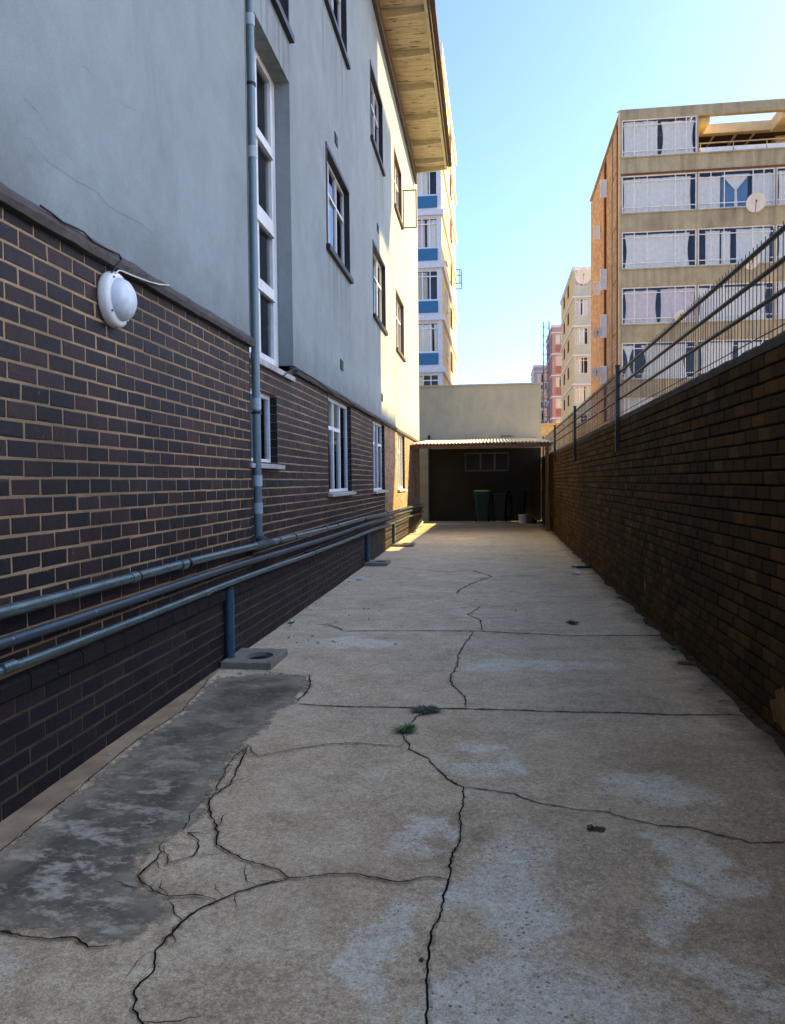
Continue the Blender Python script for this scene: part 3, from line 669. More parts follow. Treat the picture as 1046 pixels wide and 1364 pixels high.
# weathered ledge between brick and render
def ledge(y0, y1, x0):
    n = int((y1 - y0) / 0.06); V = []; F = []
    for i in range(n + 1):
        yy = y0 + (y1 - y0) * i / n
        q = lambda s, a: a * noise.noise(Vector((yy * 5, s * 3.1, x0 * 50))) + a * .6 * noise.noise(Vector((yy * 17, s * 3.1, 2)))
        prof = [(-0.05, 2.665), (0.030 + q(1, .008), 2.668 + q(2, .008)), (0.042 + q(3, .008), 2.70 + q(4, .01)), (0.036 + q(5, .01), 2.728 + q(6, .012)), (0.001, 2.762 + q(7, .01)), (-0.05, 2.765)]
        V += [(x0 + a, yy, b) for a, b in prof]
    for i in range(n):
        for k in range(5):
            F.append((i * 6 + k, i * 6 + k + 1, i * 6 + 6 + k + 1, i * 6 + 6 + k))
    F.append(tuple(range(6))); F.append(tuple(n * 6 + k for k in range(6)))
    m = MB(); m.add(V, F); return m
ledge(Y0, YS + .02, 0.0).build('ledge', M['ledge'], B)
ledge(YR + .02, YM, FX).build('ledge', M['ledge'], B)
ledge(YM, Y1 + .02, MX).build('ledge', M['ledge'], B)

def casement(parent, m, h, depth, cols, rows, mat, fr=0.04, trim=None, pane=None, sill=None, curtain=None, name='window', thick=0.05, glassmat='glass', mull=0.04, extra=None, wid=None):
    """steel window filling the hole h=(u0,u1,v0,v1); cols: mullion u fractions; rows: per column list of transom v fractions"""
    u0, u1, v0, v1 = h[:4]; d0, d1 = -depth - thick, -depth
    f = MB()
    if trim:
        tb = 0.03
        u0 += tb; u1 -= tb; v0 += tb; v1 -= tb
    f.box(u0, u0 + fr, v0, v1, d0, d1, m); f.box(u1 - fr, u1, v0, v1, d0, d1, m)
    f.box(u0 + fr, u1 - fr, v0, v0 + fr, d0, d1, m); f.box(u0 + fr, u1 - fr, v1 - fr, v1, d0, d1, m)
    us = [u0 + fr] + [u0 + (u1 - u0) * c for c in cols] + [u1 - fr]
    for c in us[1:-1]:
        f.box(c - mull / 2, c + mull / 2, v0 + fr, v1 - fr, d0, d1 + .004, m)
    for k in range(len(us) - 1):
        rr = rows[k] if isinstance(rows[0], (list, tuple)) else rows
        for q in rr:
            vv = v0 + (v1 - v0) * q
            a = us[k] + (mull / 2 if k else 0); b = us[k + 1] - (mull / 2 if k < len(us) - 2 else 0)
            f.box(a, b, vv - mull / 2, vv + mull / 2, d0, d1 + .002, m)
    o = f.build(name, M[mat], parent)
    MB().box(u0 + fr * .5, u1 - fr * .5, v0 + fr * .5, v1 - fr * .5, d0 + .02, d0 + .026, m).build('pane', M[glassmat], o)
    if trim:
        t = MB(); a0, a1, b0, b1 = h[:4]
        t.box(a0 - .012, a0 + .03, b0, b1, -depth - .03, 0.012, m); t.box(a1 - .03, a1 + .012, b0, b1, -depth - .03, 0.012, m)
        t.box(a0 - .012, a1 + .012, b1 - .03, b1 + .03, -depth - .03, 0.014, m); t.box(a0 - .06, a1 + .06, b0 - .045, b0 + .03, -depth - .03, 0.055, m)
        t.build('trim', M[trim], o)
    if sill:
        a0, a1, b0 = h[0], h[1], h[2]
        s = MB(); s.add([m(uu, vv, ww) for uu in (a0 - .06, a1 + .06) for vv, ww in ((b0 + .012, -depth), (b0 - .012, 0.055), (b0 - .05, 0.05), (b0 - .05, -depth))],
                        [(0, 1, 2, 3), (4, 5, 6, 7), (0, 1, 5, 4), (1, 2, 6, 5), (2, 3, 7, 6), (3, 0, 4, 7)])
        s.build('sill', M[sill], o)
    return o

def curtain(parent, m, u0, u1, v0, v1, w, mat, folds=9, amp=0.03, pinch=0.0, name='curtain'):
    n = max(12, int((u1 - u0) * 26)); V = []; F = []
    rows = 6; ph = R.uniform(0, 6)
    for j in range(rows + 1):
        t = j / rows
        for i in range(n + 1):
            s = i / n
            c = s + pinch * (0.5 - s) * math.sin(PI * min(1, t * 1.0)) 
            uu = u0 + (u1 - u0) * c + 0.012 * math.sin(9 * s + ph + t)
            V.append(m(uu, v1 + (v0 - v1) * t + (0.012 * math.sin(13 * s + ph) if j == 0 else 0), w + amp * math.sin(s * folds * 2 * PI * 0.5 + ph + 0.8 * math.sin(5 * s)) * (0.6 + 0.4 * t)))
    for j in range(rows):
        for i in range(n):
            a = j * (n + 1) + i; F.append((a, a + 1, a + n + 2, a + n + 1))
    k = MB(); k.add(V, F, 0.5, True); return k.build(name, M[mat], parent, recalc=False)

mF, mM_ = mX(FX), mX(MX)
# tall stair window
sw = MB(); d0, d1 = -0.18 - .05, -0.18 + .01
u0, u1, v0, v1 = YS + .02, YR - .005, 2.74, 5.86
sw.box(u0, u0 + .08, v0, v1, d0, d1, mF); sw.box(u1 - .17, u1, v0, v1, d0, d1, mF)
sw.box(u0 + .08, u1 - .17, v1 - .07, v1, d0, d1, mF); sw.box(u0 + .08, u1 - .17, v0, v0 + .06, d0, d1, mF)
for c in (7.38, 7.90): sw.box(c - .045, c + .045, v0 + .06, v1 - .07, d0, d1 + .006, mF)
for q, hh in ((5.03, .045), (4.22, .075), (3.50, .05)):
    sw.box(u0 + .08, u1 - .17, q - hh, q + hh, d0, d1 + .012, mF); sw.box(u0 + .08, u1 - .17, q - hh - .03, q - hh - .005, d1, d1 + .03, mF)
sw = sw.build('window', M['white_frame'], B, label='tall white stairwell window with peeling paint')
MB().box(u0 + .03, u1 - .05, v0 + .03, v1 - .03, d0 + .02, d0 + .027, mF).build('pane', M['glass'], sw)
ss = MB(); ss.add([mF(uu, vv, ww) for uu in (YS + .01, YR - .004) for vv, ww in ((2.745, -.18), (2.625, .02), (2.575, .02), (2.575, -.22))], [(0, 1, 2, 3), (4, 5, 6, 7), (0, 1, 5, 4), (1, 2, 6, 5), (2, 3, 7, 6), (3, 0, 4, 7)])
ss.build('sill', M['sill'], sw)
curtain(sw, mF, 7.95, 8.45, 2.8, 3.45, -.32, 'curtain_d', 5)
curtain(sw, mF, 7.95, 8.5, 4.3, 4.6, -.32, 'curtain_w', 5)
casement(B, mF, (stair2[0], stair2[1], stair2[2], stair2[3]), .10, [.33, .66], [.3, .6, .8], 'white_frame', .06, 'black_trim')
casement(B, mF, lowstair, .085, [.5], [[], []], 'white_frame', .05, None, sill='sill')
for h in groundw:
    o = casement(B, mF, h, .075, [.36, .64], [[.68], [.68], []] if h[0] < 12 else [[.68], [], [.68]], 'white_frame', .05, None, sill='sill', mull=.05)
    curtain(o, mF, h[0] + .05, h[0] + 1.25, h[2] + .5, h[3] - .05, -.2, 'curtain_c', 7)
    curtain(o, mF, h[1] - .45, h[1] - .08, h[2] + .1, h[3] - .05, -.22, 'curtain_d', 4)
o = casement(B, mM_, ground4, .075, [.36, .64], [[.68], [.68], []], 'white_frame', .05, None, sill='sill', mull=.05, glassmat='glass_old')
curtain(o, mM_, ground4[0] + .05, ground4[1] - .3, ground4[2] + .3, ground4[3] - .05, -.2, 'curtain_c', 9)
for h in midw + topw:
    o = casement(B, mF, h, .075, [.28, .62], [[.66], [.66], [.66]], 'white_frame', .035, 'black_trim', mull=.035)
    curtain(o, mF, h[0] + .1, h[0] + .7, h[2] + .1, h[3] - .05, -.25, 'curtain_w', 6)
for h in (mid4, top4):
    o = casement(B, mM_, h, .075, [.28, .62], [[.66], [.66], [.66]], 'white_frame', .035, 'brown_trim', mull=.035)
    curtain(o, mM_, h[0] + .1, h[1] - .3, h[2] + .1, h[3] - .05, -.25, 'curtain_c', 10)
# sash standing open from the upper far window
sa = MB(); mo_ = lambda u, v, ww: (u, 20.62 + ww, v)
sa.box(0.0, .026, 8.02, 9.0, -.012, .012, mo_); sa.box(.336, .362, 8.02, 9.0, -.012, .012, mo_)
sa.box(.026, .336, 8.02, 8.046, -.012, .012, mo_); sa.box(.026, .336, 8.974, 9.0, -.012, .012, mo_)
sa = sa.build('sash', M['fascia'], B, label='steel sash swung wide open')
MB().box(.02, .342, 8.04, 8.98, -.003, .003, mo_).build('pane', M['glass_clear'], sa)
# air bricks
for (yy, zz) in ((11.45, 6.42), (11.67, 3.2), (16.35, 3.2), (15.95, 6.56), (4.6, 4.95)):
    v = MB(); mm = mX(FX if yy > YS else 0); 
    v.box(yy - .11, yy + .11, zz - .08, zz + .08, -.02, .006, mm)
    for k in range(5): v.box(yy - .10, yy + .10, zz - .07 + .03 * k, zz - .052 + .03 * k, .006, .014, mm)
    v.build('air_vent', M['black_trim'], B)
# hairline cracks in the render
for P in (H1, H2, H3, H4, H5):
    D = densify(P, 0.02); n = len(D); V = []
    for sgn in (1, -1):
        for i, q in enumerate(D):
            k = noise.noise(Vector((q.x * 20, q.y * 20, 3))) * .01
            V.append((0.0022, q.x, q.y + k + sgn * .0014 * (0.5 + abs(noise.noise(Vector((q.x * 9, q.y * 9, 7)))))))
    hc = MB(); hc.add(V, [(i, i + 1, n + i + 1, n + i) for i in range(n - 1)])
    hc.build('hairline_crack', M['hair'], B, recalc=False)

# roof with boarded eave
EO = 1.02
sf = MB(); sf.box(-.3, EO - .03, Y0, 24.9, ZT + .10, ZT + .125)
sf.build('soffit', M['wood_cream'], B)
for k, yy in enumerate([24.87, 24.25, 22.95, 21.35, 19.75, 18.2, 16.6, 15.0, 13.4, 11.8, 10.2, 8.6, 7.0, 5.4, 3.8, 2.2, .6, -1, -2.6, -4.2]):
    ra = MB(); ra.add([(x, yy + s, z) for s in (-.03, .03) for x, z in ((-.1, ZT - .06), (.35, ZT - .05), (EO - .05, ZT + .0), (EO - .05, ZT + .10), (-.1, ZT + .10))],
                      [(0, 1, 2, 3, 4), (5, 6, 7, 8, 9), (0, 1, 6, 5), (1, 2, 7, 6), (2, 3, 8, 7), (3, 4, 9, 8), (4, 0, 5, 9)])
    ra.build('rafter', M['rafter'], B)
fz = MB(); fz.box(EO - .12, EO - .05, Y0, 24.9, ZT + .0, ZT + .10); fz.build('edge_batten', M['rafter'], B)
fs_ = MB(); fs_.box(EO - .028, EO, Y0, 24.93, ZT - .02, ZT + .2); fs_.box(EO + .002, EO + .10, Y0, 24.95, ZT + .10, ZT + .19); fs_.build('fascia', M['fascia'], B)
wp = MB(); wp.box(-.1, .028, Y0, 25.0, ZT - .36, ZT - .065); wp.build('wall_plate', M['fascia'], B)
rf = MB(); rf.add([(EO + .05, Y0, ZT + .2), (EO + .05, 24.95, ZT + .2), (-4.5, 24.95, ZT + 2.3), (-4.5, Y0, ZT + 2.3), (-10, 24.95, ZT + .2), (-10, Y0, ZT + .2)], [(0, 1, 2, 3), (3, 2, 4, 5), (1, 2, 4), (0, 3, 5), (0, 1, 4, 5)])
rf.build('roof', M['roof_tile'], B)

# ------------------------------------------------------------------ pipes and fittings along the left wall
def place(name, label, cat, group=None):
    return empty(name, (LX, 0, 0), LROT, label, cat, group)
D_ = place('downpipe', 'grey downpipe strapped in the corner beside the tall stairwell window', 'pipe')
dx, dy = 0.012, 6.985
MB().tube([(dx, dy, .93), (dx, dy, 3), (dx, dy, 6), (dx - .005, dy, 10.9)], .038, 16).build('pipe', M['pipe_down'], D_)
for z in (1.22, 1.47, 2.17, 4.42, 5.58, 8.2):
    MB().tube([(dx, dy, z - .05), (dx, dy, z + .05)], .044, 16).build('collar', M['pvc_white'] if z < 3 or z > 4 else M['pipe_down'], D_)
for z in (2.09, 5.02, 7.9):
    k = MB(); k.tube([(dx, dy, z - .012), (dx, dy, z + .012)], .047, 16); k.tube([(dx, dy + .04, z), (dx - .02, dy - .09, z), (dx - .03, dy - .16, z)], .006, 6); k.build('bracket', M['black_trim'], D_)
MB().tube([(-.06, 6.905, 2.78), (-.004, 6.865, 2.8), (-.004, 6.865, 11)], .012, 8).build('earth_strip', M['pipe_down'], D_)

def hpipe(label, x, z0, z1, r, mat, couplings, y0=-6.0, y1=25.5, clamps=()):
    T = place('wall_pipe', label, 'pipe', 'pipes running along the brick base')
    zz = lambda y: z0 + (z1 - z0) * (y - 3) / 18.0
    ys = [y0 + (y1 - y0) * i / 40 for i in range(41)]
    MB().tube([(x + .006 * math.sin(y * 1.7 + r * 300), y, zz(y) + .007 * math.sin(y * .9 + r * 90)) for y in ys], r, 18).build('pipe', M[mat], T)
    for y in couplings:
        MB().tube([(x, y - .045, zz(y)), (x, y + .045, zz(y))], r * 1.16, 18).build('coupling', M[mat], T)
    for y in clamps:
        k = MB(); k.tube([(x, y - .012, zz(y)), (x, y + .012, zz(y))], r * 1.2, 18); k.box(-.03, x, y - .012, y + .012, zz(y) - .008, zz(y) + .008); k.build('clamp', M['black_trim'], T)
    return T, zz
P1, z1f = hpipe('topmost grey pipe, the one the downpipe drops into', .075, .93, .755, .028, 'pipe_galv', [4.25, 5.0, 9.8, 14.2, 19], clamps=(4.30, 5.1, 8.1, 10.5, 13, 16, 19))
P2, z2f = hpipe('darker middle pipe between the two grey pipes', .07, .80, .655, .026, 'pipe_blue', [7.3, 13.3], clamps=(7, 12, 17))
P3, z3f = hpipe('lowest grey pipe, just above the brick capping course', .085, .69, .515, .022, 'pipe_galv', [3.03, 5.4, 11.5, 17.4], clamps=(9, 14.6, 20))
j = MB(); rr = [.030, .040, .036, .044, .034, .042, .036, .030, .028, .036, .03, .026]
j.tube([(.075, 6.62 + .09 * i, z1f(6.62 + .09 * i) + R.uniform(-.004, .004)) for i in range(12)], rr, 14)
j.tube([(dx, dy, .95), (.05, dy, .92), (.075, dy + .02, .90)], [.044, .05, .04], 14)
j.build('joint', M['grime'], P1)

def gully(y, x, label, lab2, h, sx=.40, sy=.52, rot=0.0):
    G = place('drain_gully', label, 'drain', 'drain gullies along the brick base')
    def jz(): return R.uniform(-.006, .006)
    n = 28; V = []; F = []
    top, bot = .058, -.01
    # square slab with round opening
    sq = []
    for k in range(n):
        a = 2 * PI * (k + .5) / n; c, s = math.cos(a), math.sin(a); q = max(abs(c), abs(s))
        sq.append((c / q * sx / 2, s / q * sy / 2))
    ci = [(.11 * math.cos(2 * PI * (k + .5) / n) + .035, .13 * math.sin(2 * PI * (k + .5) / n)) for k in range(n)]
    jt = [jz() for _ in range(n)]
    rings = [[(x + a, y + b, bot) for a, b in sq], [(x + a, y + b, top - .008 + jt[k]) for k, (a, b) in enumerate(sq)], [(x + a * .97, y + b * .97, top + jt[k] * .5) for k, (a, b) in enumerate(sq)],
             [(x + a, y + b, top - .004) for a, b in ci], [(x + a * .94, y + b * .94, .012) for a, b in ci]]
    for r_ in rings: V += r_
    for r_ in range(4):
        for k in range(n): F.append((r_ * n + k, r_ * n + (k + 1) % n, (r_ + 1) * n + (k + 1) % n, (r_ + 1) * n + k))
    m = MB(); m.add(V, F); m.build('surround', M['gully'], G)
    m = MB(); m.add([(x + a * .98, y + b * .98, .02) for a, b in ci], [tuple(range(n))]); m.build('dark_disc', M['black'], G, recalc=False)  # flat black disc, the hole's darkness put into its colour
    V_ = place('waste_pipe', lab2, 'pipe', 'short waste pipes standing in the gullies')
    px, py = .045, y - .1
    MB().tube([(px, py, .03), (px, py, .20), (px, py + .005, h - .06), (px, py + .01, h)], .036, 16).build('pipe', M['stub'], V_)
    MB().tube([(px, py, h - .16), (px, py, h - .10)], .041, 16).build('collar', M['stub'], V_)
    MB().tube([(px, py + .01, h - .01), (px, py + .01, h + .03), (px + .012, py + .02, h + .055)], [.036, .026, .012], 14).build('cap', M['grime'], V_)
    return G
gully(6.13, .17 + .05, 'cement drain surround with a round opening, nearest of three by the brick base', 'blue waste pipe standing in the nearest cement drain surround', .60)
gully(13.6, .20, 'cement drain surround midway along the brick base', 'blue waste pipe standing in the drain surround midway along the base', .53)
gully(17.6, .24, 'cement drain surround farthest along, by the sunlit brick', 'short waste pipe at the drain surround by the sunlit brick', .5, .5, .5)

# bulkhead lamp
Lm = place('wall_lamp', 'round white bulkhead lamp on the dark brick below the ledge', 'lamp')
lm = lambda a, b, h: (-0.01 + h, 4.225 + a, 2.485 + b)
MB().lathe([(0.0, 0.0), (.150, 0.0), (.155, .012), (.152, .045), (.140, .060), (.118, .064), (.114, .056)], 40, lm).build('rim', M['lamp_rim'], Lm)
MB().lathe([(.119, .058), (.116, .080), (.10, .108), (.07, .128), (.035, .138), (0.0005, .14)], 40, lm).build('diffuser', M['lamp_glass'], Lm)
for a in (0.6, 2.2, 3.8, 5.3):
    c, s = math.cos(a) * .133, math.sin(a) * .133
    MB().lathe([(.006, .056), (.006, .068), (.0005, .070)], 8, lambda p_, q_, h: lm(p_ + c, q_ + s, h)).build('screw', M['grime'], Lm)
def cable(name, P, r, mat, label, x):
    D = []
    for i in range(len(P) - 1):
        for k in range(5):
            t = k / 5; D.append((x, P[i][0] + (P[i + 1][0] - P[i][0]) * t, P[i][1] + (P[i + 1][1] - P[i][1]) * t))
    D.append((x, *P[-1]))
    T = MB().tube(D, r, 6).build(name, M[mat], None, label, 'cable'); T.location = (LX, 0, 0); T.rotation_euler = (0, 0, LROT)
cable('lamp_cable', WHITE, .0045, 'cable_w', 'thin white cable looping from the lamp up to the ledge', .05)
cable('ledge_cable', CABLE, .005, 'cable_b', 'black cable drooping along the ledge above the lamp', .045)
cable('ledge_cable', CABLE2, .006, 'cable_b', 'black cable sagging along the far ledge past the stair window', -.0)
# ------------------------------------------------------------------ boundary wall and fence
M['plaster_patch'] = plain('ochre_plaster_patch', (0.17, 0.105, 0.045), 0.9, 0.1, 0.4, 12, 0, 0.5)
W = empty('boundary_wall', (1.66, 12, 0), 0, 'long dark brown brick wall closing the alley on the side of the steel fence', 'wall')
wl = lambda u, v, w_: (-0.088 - w_, u - 12, v)
mb = MB(); mb.box(-5.0, 28.4, -.05, 2.215, -.2, -.002, wl); mb.build('mortar_core', M['mortar_black'], W)
mb = MB(); mb.bricks(wl, -5.0, 28.4, 0.02, 2.18, p=.016, J=.013, jit=.003, off=.04, bev=.006); mb.build('brickwork', M['brick_wall'], W)
n = 420; V = []; F = []
for i in range(n + 1):
    u = -5 + 33.4 * i / n
    q = lambda s, a: a * noise.noise(Vector((u * 4, s * 3.3, 7))) + a * .7 * noise.noise(Vector((u * 15, s * 3.3, 1)))
    for a, b in ((0.012 + q(1, .006), 2.185), (0.018 + q(2, .006), 2.235 + q(3, .01)), (-0.02, 2.262 + q(4, .012)), (-0.19, 2.26), (-0.215, 2.19)):
        V.append(wl(u, b, a))
for i in range(n):
    for k in range(4): F.append((i * 5 + k, i * 5 + k + 1, i * 5 + 6 + k, i * 5 + 5 + k))
mb = MB(); mb.add(V, F); mb.build('coping', M['ledge'], W)
bm_ = MB()
for cy, cz, ry, rz_ in ((4.55, .17, .17, .14), (4.28, .10, .16, .08), (8.6, .3, .05, .12), (17.9, .12, .1, .1)):
    k = 22; P = [wl(cy + ry * math.cos(2 * PI * i / k) * R.uniform(.55, 1.1), max(.0, cz + rz_ * math.sin(2 * PI * i / k) * R.uniform(.55, 1.1)), .021) for i in range(k)]
    bm_.add(P + [wl(cy, cz, .026)], [(i, (i + 1) % k, k) for i in range(k)])
bm_.build('plaster_patch', M['plaster_patch'], W, recalc=False)

Fn = empty('steel_fence', (1.585, 10.4, 1.75), 0, 'dark welded mesh fence with bent rails standing on the boundary wall', 'fence')
fl = lambda x, y, z: (x - 1.585, y - 10.4, z - 1.75)
PY = [-1.2, 4.25, 10.4, 15.95, 21.35, 26.7]
for y in PY:
    k = MB(); k.box(1.508, 1.556, y - .022, y + .022, 1.80 if y < 20 else 1.95, 2.885, fl); k.box(1.500, 1.564, y - .036, y + .036, 2.885, 2.90, fl)
    k.box(1.50, 1.60, y - .05, y + .05, 2.02, 2.05, fl); k.build('post', M['steel_post'], Fn)
for a, b in zip(PY[:-1], PY[1:]):
    k = MB(); x0 = 1.585
    for z in (2.815, 2.645, 2.475):
        k.tube([fl(x0, a, z + .012), fl(x0, b, z + .012)], .014, 6); k.tube([fl(x0 - .028, a, z - .006), fl(x0 - .028, b, z - .006)], .014, 6)
    k.tube([fl(x0, a, 2.30), fl(x0, b, 2.30)], .004, 5)
    y = a + .03
    while y < b:
        jx = R.uniform(-.003, .003)
        pts = [(x0 - .012, 2.25), (x0 - .012, 2.865 + R.uniform(-.004, .004))]
        k.tube([fl(px + jx, y + jx, pz) for px, pz in pts], 0.0028, 4, False, False)
        y += .074
    k.build('mesh_panel', M['steel_dark'], Fn)
for q, z in enumerate((2.56, 2.72)):
    pass

# ------------------------------------------------------------------ carport at the end
M['corr'] = galv('corrugated_sheet', (0.40, 0.38, 0.34), 0.6, 0.2, (0.22, 0.16, 0.11))
M['timber'] = streaked('old_brown_timber', (0.10, 0.060, 0.035), 0.5, 0.6, 0.8, 40, (4, 4, 1))
CP = empty('carport', (-.4, 22.6, 0), 0, 'lean-to carport with a corrugated roof at the end of the alley', 'carport')
cl = lambda x, y, z: (x + .4, y - 22.6, z)
nx, ny = 330, 6; V = []; F = []
for j in range(ny + 1):
    y = 22.5 + 5.95 * j / ny
    for i in range(nx + 1):
        x = -2.40 + 4.07 * i / nx
        z = 2.525 + .068 * j + .019 * math.sin(2 * PI * x / .1) + .008 * math.sin(x * 1.7 + 1) - .01 * (x > 1.2)
        V.append(cl(x, y, z))
for j in range(ny):
    for i in range(nx):
        a = j * (nx + 1) + i; F.append((a, a + 1, a + nx + 2, a + nx + 1))
k = MB(); k.add(V, F, .5, True); o = k.build('roof_sheet', M['corr'], CP, recalc=False)
md = o.modifiers.new('thick', 'SOLIDIFY'); md.thickness = .004
k = MB(); k.box(-2.42, 1.52, 22.58, 22.63, 2.385, 2.49, cl, jit=.004); k.build('beam', M['timber'], CP)
for x in (-2.3, -1.35, -.4, .55, 1.45):
    k = MB(); k.add([cl(x + s, yy, zz) for s in (-.03, .03) for yy, zz in ((22.64, 2.40), (28.4, 2.78), (28.4, 2.88), (22.64, 2.495))], [(0, 1, 2, 3), (4, 5, 6, 7), (0, 1, 5, 4), (1, 2, 6, 5), (2, 3, 7, 6), (3, 0, 4, 7)]); k.build('rafter', M['timber'], CP)
k = MB(); k.box(1.36, 1.46, 22.56, 22.66, 0, 2.395, cl, jit=.006); k.build('post', M['timber'], CP)
k = MB(); k.tube([cl(1.50, 22.85, .02), cl(1.44, 22.70, 2.2)], .032, 8); k.build('brace', M['timber'], CP)
k = MB(); k.tube([cl(1.40, 22.55, 2.2), cl(1.52, 22.55, 2.36)], .02, 8); k.build('bracket', M['timber'], CP)
T = empty('roof_debris', (0.35, 27.9, 2.93), 0, 'dark scrap of sheet lying on the carport roof against the plain wall', 'debris')
k = MB(); k.add([(-.22, 0, .04), (.2, -.05, .035), (.32, .2, .06), (.05, .3, .10), (-.2, .2, .09), (-.22, 0, .055), (.2, -.05, .05), (.32, .2, .075), (.05, .3, .115), (-.2, .2, .105)],
    [(0, 1, 2, 3, 4), (5, 6, 7, 8, 9), (0, 1, 6, 5), (1, 2, 7, 6), (2, 3, 8, 7), (3, 4, 9, 8), (4, 0, 5, 9)]); k.build('sheet', M['black_trim'], T)

# plain building behind the carport
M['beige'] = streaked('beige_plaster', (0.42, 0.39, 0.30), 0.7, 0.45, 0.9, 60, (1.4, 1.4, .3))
M['shade_layer'] = streaked('carport_shade_plaster', (0.04, 0.033, 0.020), .45, .7, .9, 40, (1, 1, .4))  # dark colour standing in for the shade under the carport roof
M['painted_brick'] = brick_mat('cream_painted_brick', [(0, (.42, .37, .25)), (1, (.50, .44, .31))], .8, .2, (.2, .17, .1), .4)
G = empty('plain_outbuilding', (-2.5, 28.5, 0), 0, 'windowless beige plastered wall rising behind the carport roof', 'building')
gm = lambda u, v, w_: (u + 2.5, -w_, v)
win = (-1.15, .43, 1.78, 2.46, .1)
k = MB(); k.wall(gm, -8, 1.56, 0, 4.84, [win]); k.quad([gm(1.56, 0, 0), gm(1.56, 4.84, 0), gm(1.56, 4.84, -8), gm(1.56, 0, -8)]); k.quad([gm(-8, 4.84, 0), gm(1.56, 4.84, 0), gm(1.56, 4.84, -8), gm(-8, 4.84, -8)])
k.quad([gm(-8, 0, 0), gm(-8, 4.84, 0), gm(-8, 4.84, -8), gm(-8, 0, -8)])
k.quad([gm(-8, 0, -8), gm(1.56, 0, -8), gm(1.56, 4.84, -8), gm(-8, 4.84, -8)])
k.build('wall', M['beige'], G, recalc=False)
k = MB(); k.wall(lambda u, v, w_: gm(u, v, w_ + .004), -2.40, 1.558, 0, 2.6, [win], .02); k.build('shade_layer', M['shade_layer'], G, recalc=False)  # thin layer painting the carport's shade onto the back wall
k = MB(); k.box(-8, 1.62, 4.842, 4.90, -.3, .05, gm); k.build('coping', M['beige'], G)
k = MB(); k.bricks(gm, -5.5, -2.47, 0.0, 2.1, p=.012); k.build('brickwork', M['painted_brick'], G)
k = MB(); k.tube([gm(-2.41, 0, .06), gm(-2.41, 3.1, .06)], .045, 10); k.build('drainpipe', M['black_trim'], G)
o = casement(G, gm, win, .05, [.36, .68], [[], [], []], 'dull_frame', .05, mull=.06, glassmat='dark_pane')
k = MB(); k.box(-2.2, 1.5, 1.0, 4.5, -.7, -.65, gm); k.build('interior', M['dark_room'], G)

# things under the carport
M['bin_green'] = plain('green_bin_plastic', (0.004, 0.03, 0.011), 0.45, 0.4, 0.2)
M['bin_dark'] = plain('black_bin_plastic', (0.007, 0.010, 0.009), 0.45, 0.4, 0.2)
M['rubber'] = plain('black_rubber', (0.012, 0.012, 0.012), 0.8, 0.2, 0.2)
def bin_(x, y, rz, mat, label, lidz=0):
    T = empty('wheeled_bin', (x, y, 0), rz, label, 'bin', 'wheeled bins under the carport')
    k = MB(); a, b = (.20, .22), (.27, .29)
    prof = [(a, .06), ((.235, .255), .55), (b, .97), ((.29, .31), .98), ((.29, .31), 1.03)]
    V = []; F = []
    for (hx, hy), z in prof:
        for sx, sy in ((-1, -1), (1, -1), (1, 1), (-1, 1)):
            e = .05
            V += [(sx * hx, sy * (hy - e), z), (sx * (hx - e), sy * hy, z)] if sx * sy > 0 else [(sx * (hx - e), sy * hy, z), (sx * hx, sy * (hy - e), z)]
    for i in range(len(prof) - 1):
        for q in range(8): F.append((i * 8 + q, i * 8 + (q + 1) % 8, i * 8 + 8 + (q + 1) % 8, i * 8 + 8 + q))
    F.append(tuple(range(8))); k.add(V, F)
    for sx in (-.12, 0, .12): k.box(sx - .012, sx + .012, -.262, -.235, .35, .85, lambda u, v, w_: (u, v, w_))
    k.build('body', mat, T)
    k = MB(); k.add([(sx * .30, y_, z) for sx in (-1, 1) for y_, z in ((-.33, 1.035), (-.31, 1.075), (0, 1.12), (.30, 1.09), (.31, 1.035))], [(0, 1, 2, 3, 4), (5, 6, 7, 8, 9), (0, 1, 6, 5), (1, 2, 7, 6), (2, 3, 8, 7), (3, 4, 9, 8), (4, 0, 5, 9)]); k.build('lid', mat, T)
    k = MB(); k.tube([(-.22, .36, 1.0), (.22, .36, 1.0)], .016, 8); k.tube([(-.2, .28, .98), (-.2, .36, 1.0)], .014, 6); k.tube([(.2, .28, .98), (.2, .36, 1.0)], .014, 6); k.build('handle', mat, T)
    for sx in (-1, 1):
        k = MB(); k.lathe([(.02, 0), (.08, .0), (.1, .012), (.1, .042), (.08, .054), (.02, .054)], 20, lambda p_, q_, h, sx=sx: (sx * (.2 + h), .22 + p_, .1 + q_)); k.build('wheel', M['rubber'], T)
bin_(-.50, 27.7, .05, M['bin_green'], 'dark green wheeled bin, leftmost of the bins in the shade under the carport')
bin_(.10, 27.75, -.06, M['bin_dark'], 'black wheeled bin between two others under the carport')
bin_(.72, 27.85, .1, M['bin_dark'], 'black wheeled bin behind the white bucket under the carport')
T = empty('bucket', (.86, 26.9, 0), 0.3, 'white plastic bucket standing in front of the bins', 'bucket')
k = MB(); k.lathe([(.0005, .005), (.12, .005), (.125, .02), (.15, .27), (.16, .275), (.16, .30), (.148, .30), (.12, .03), (.0005, .03)], 28); k.build('body', M['lamp_rim'], T)
k = MB(); k.tube([(.155 * math.cos(a), -.02 - .11 * math.sin(a), .27 - .10 * math.sin(a)) for a in [PI * i / 12 for i in range(13)]], .004, 6); k.build('handle', M['steel_dark'], T)

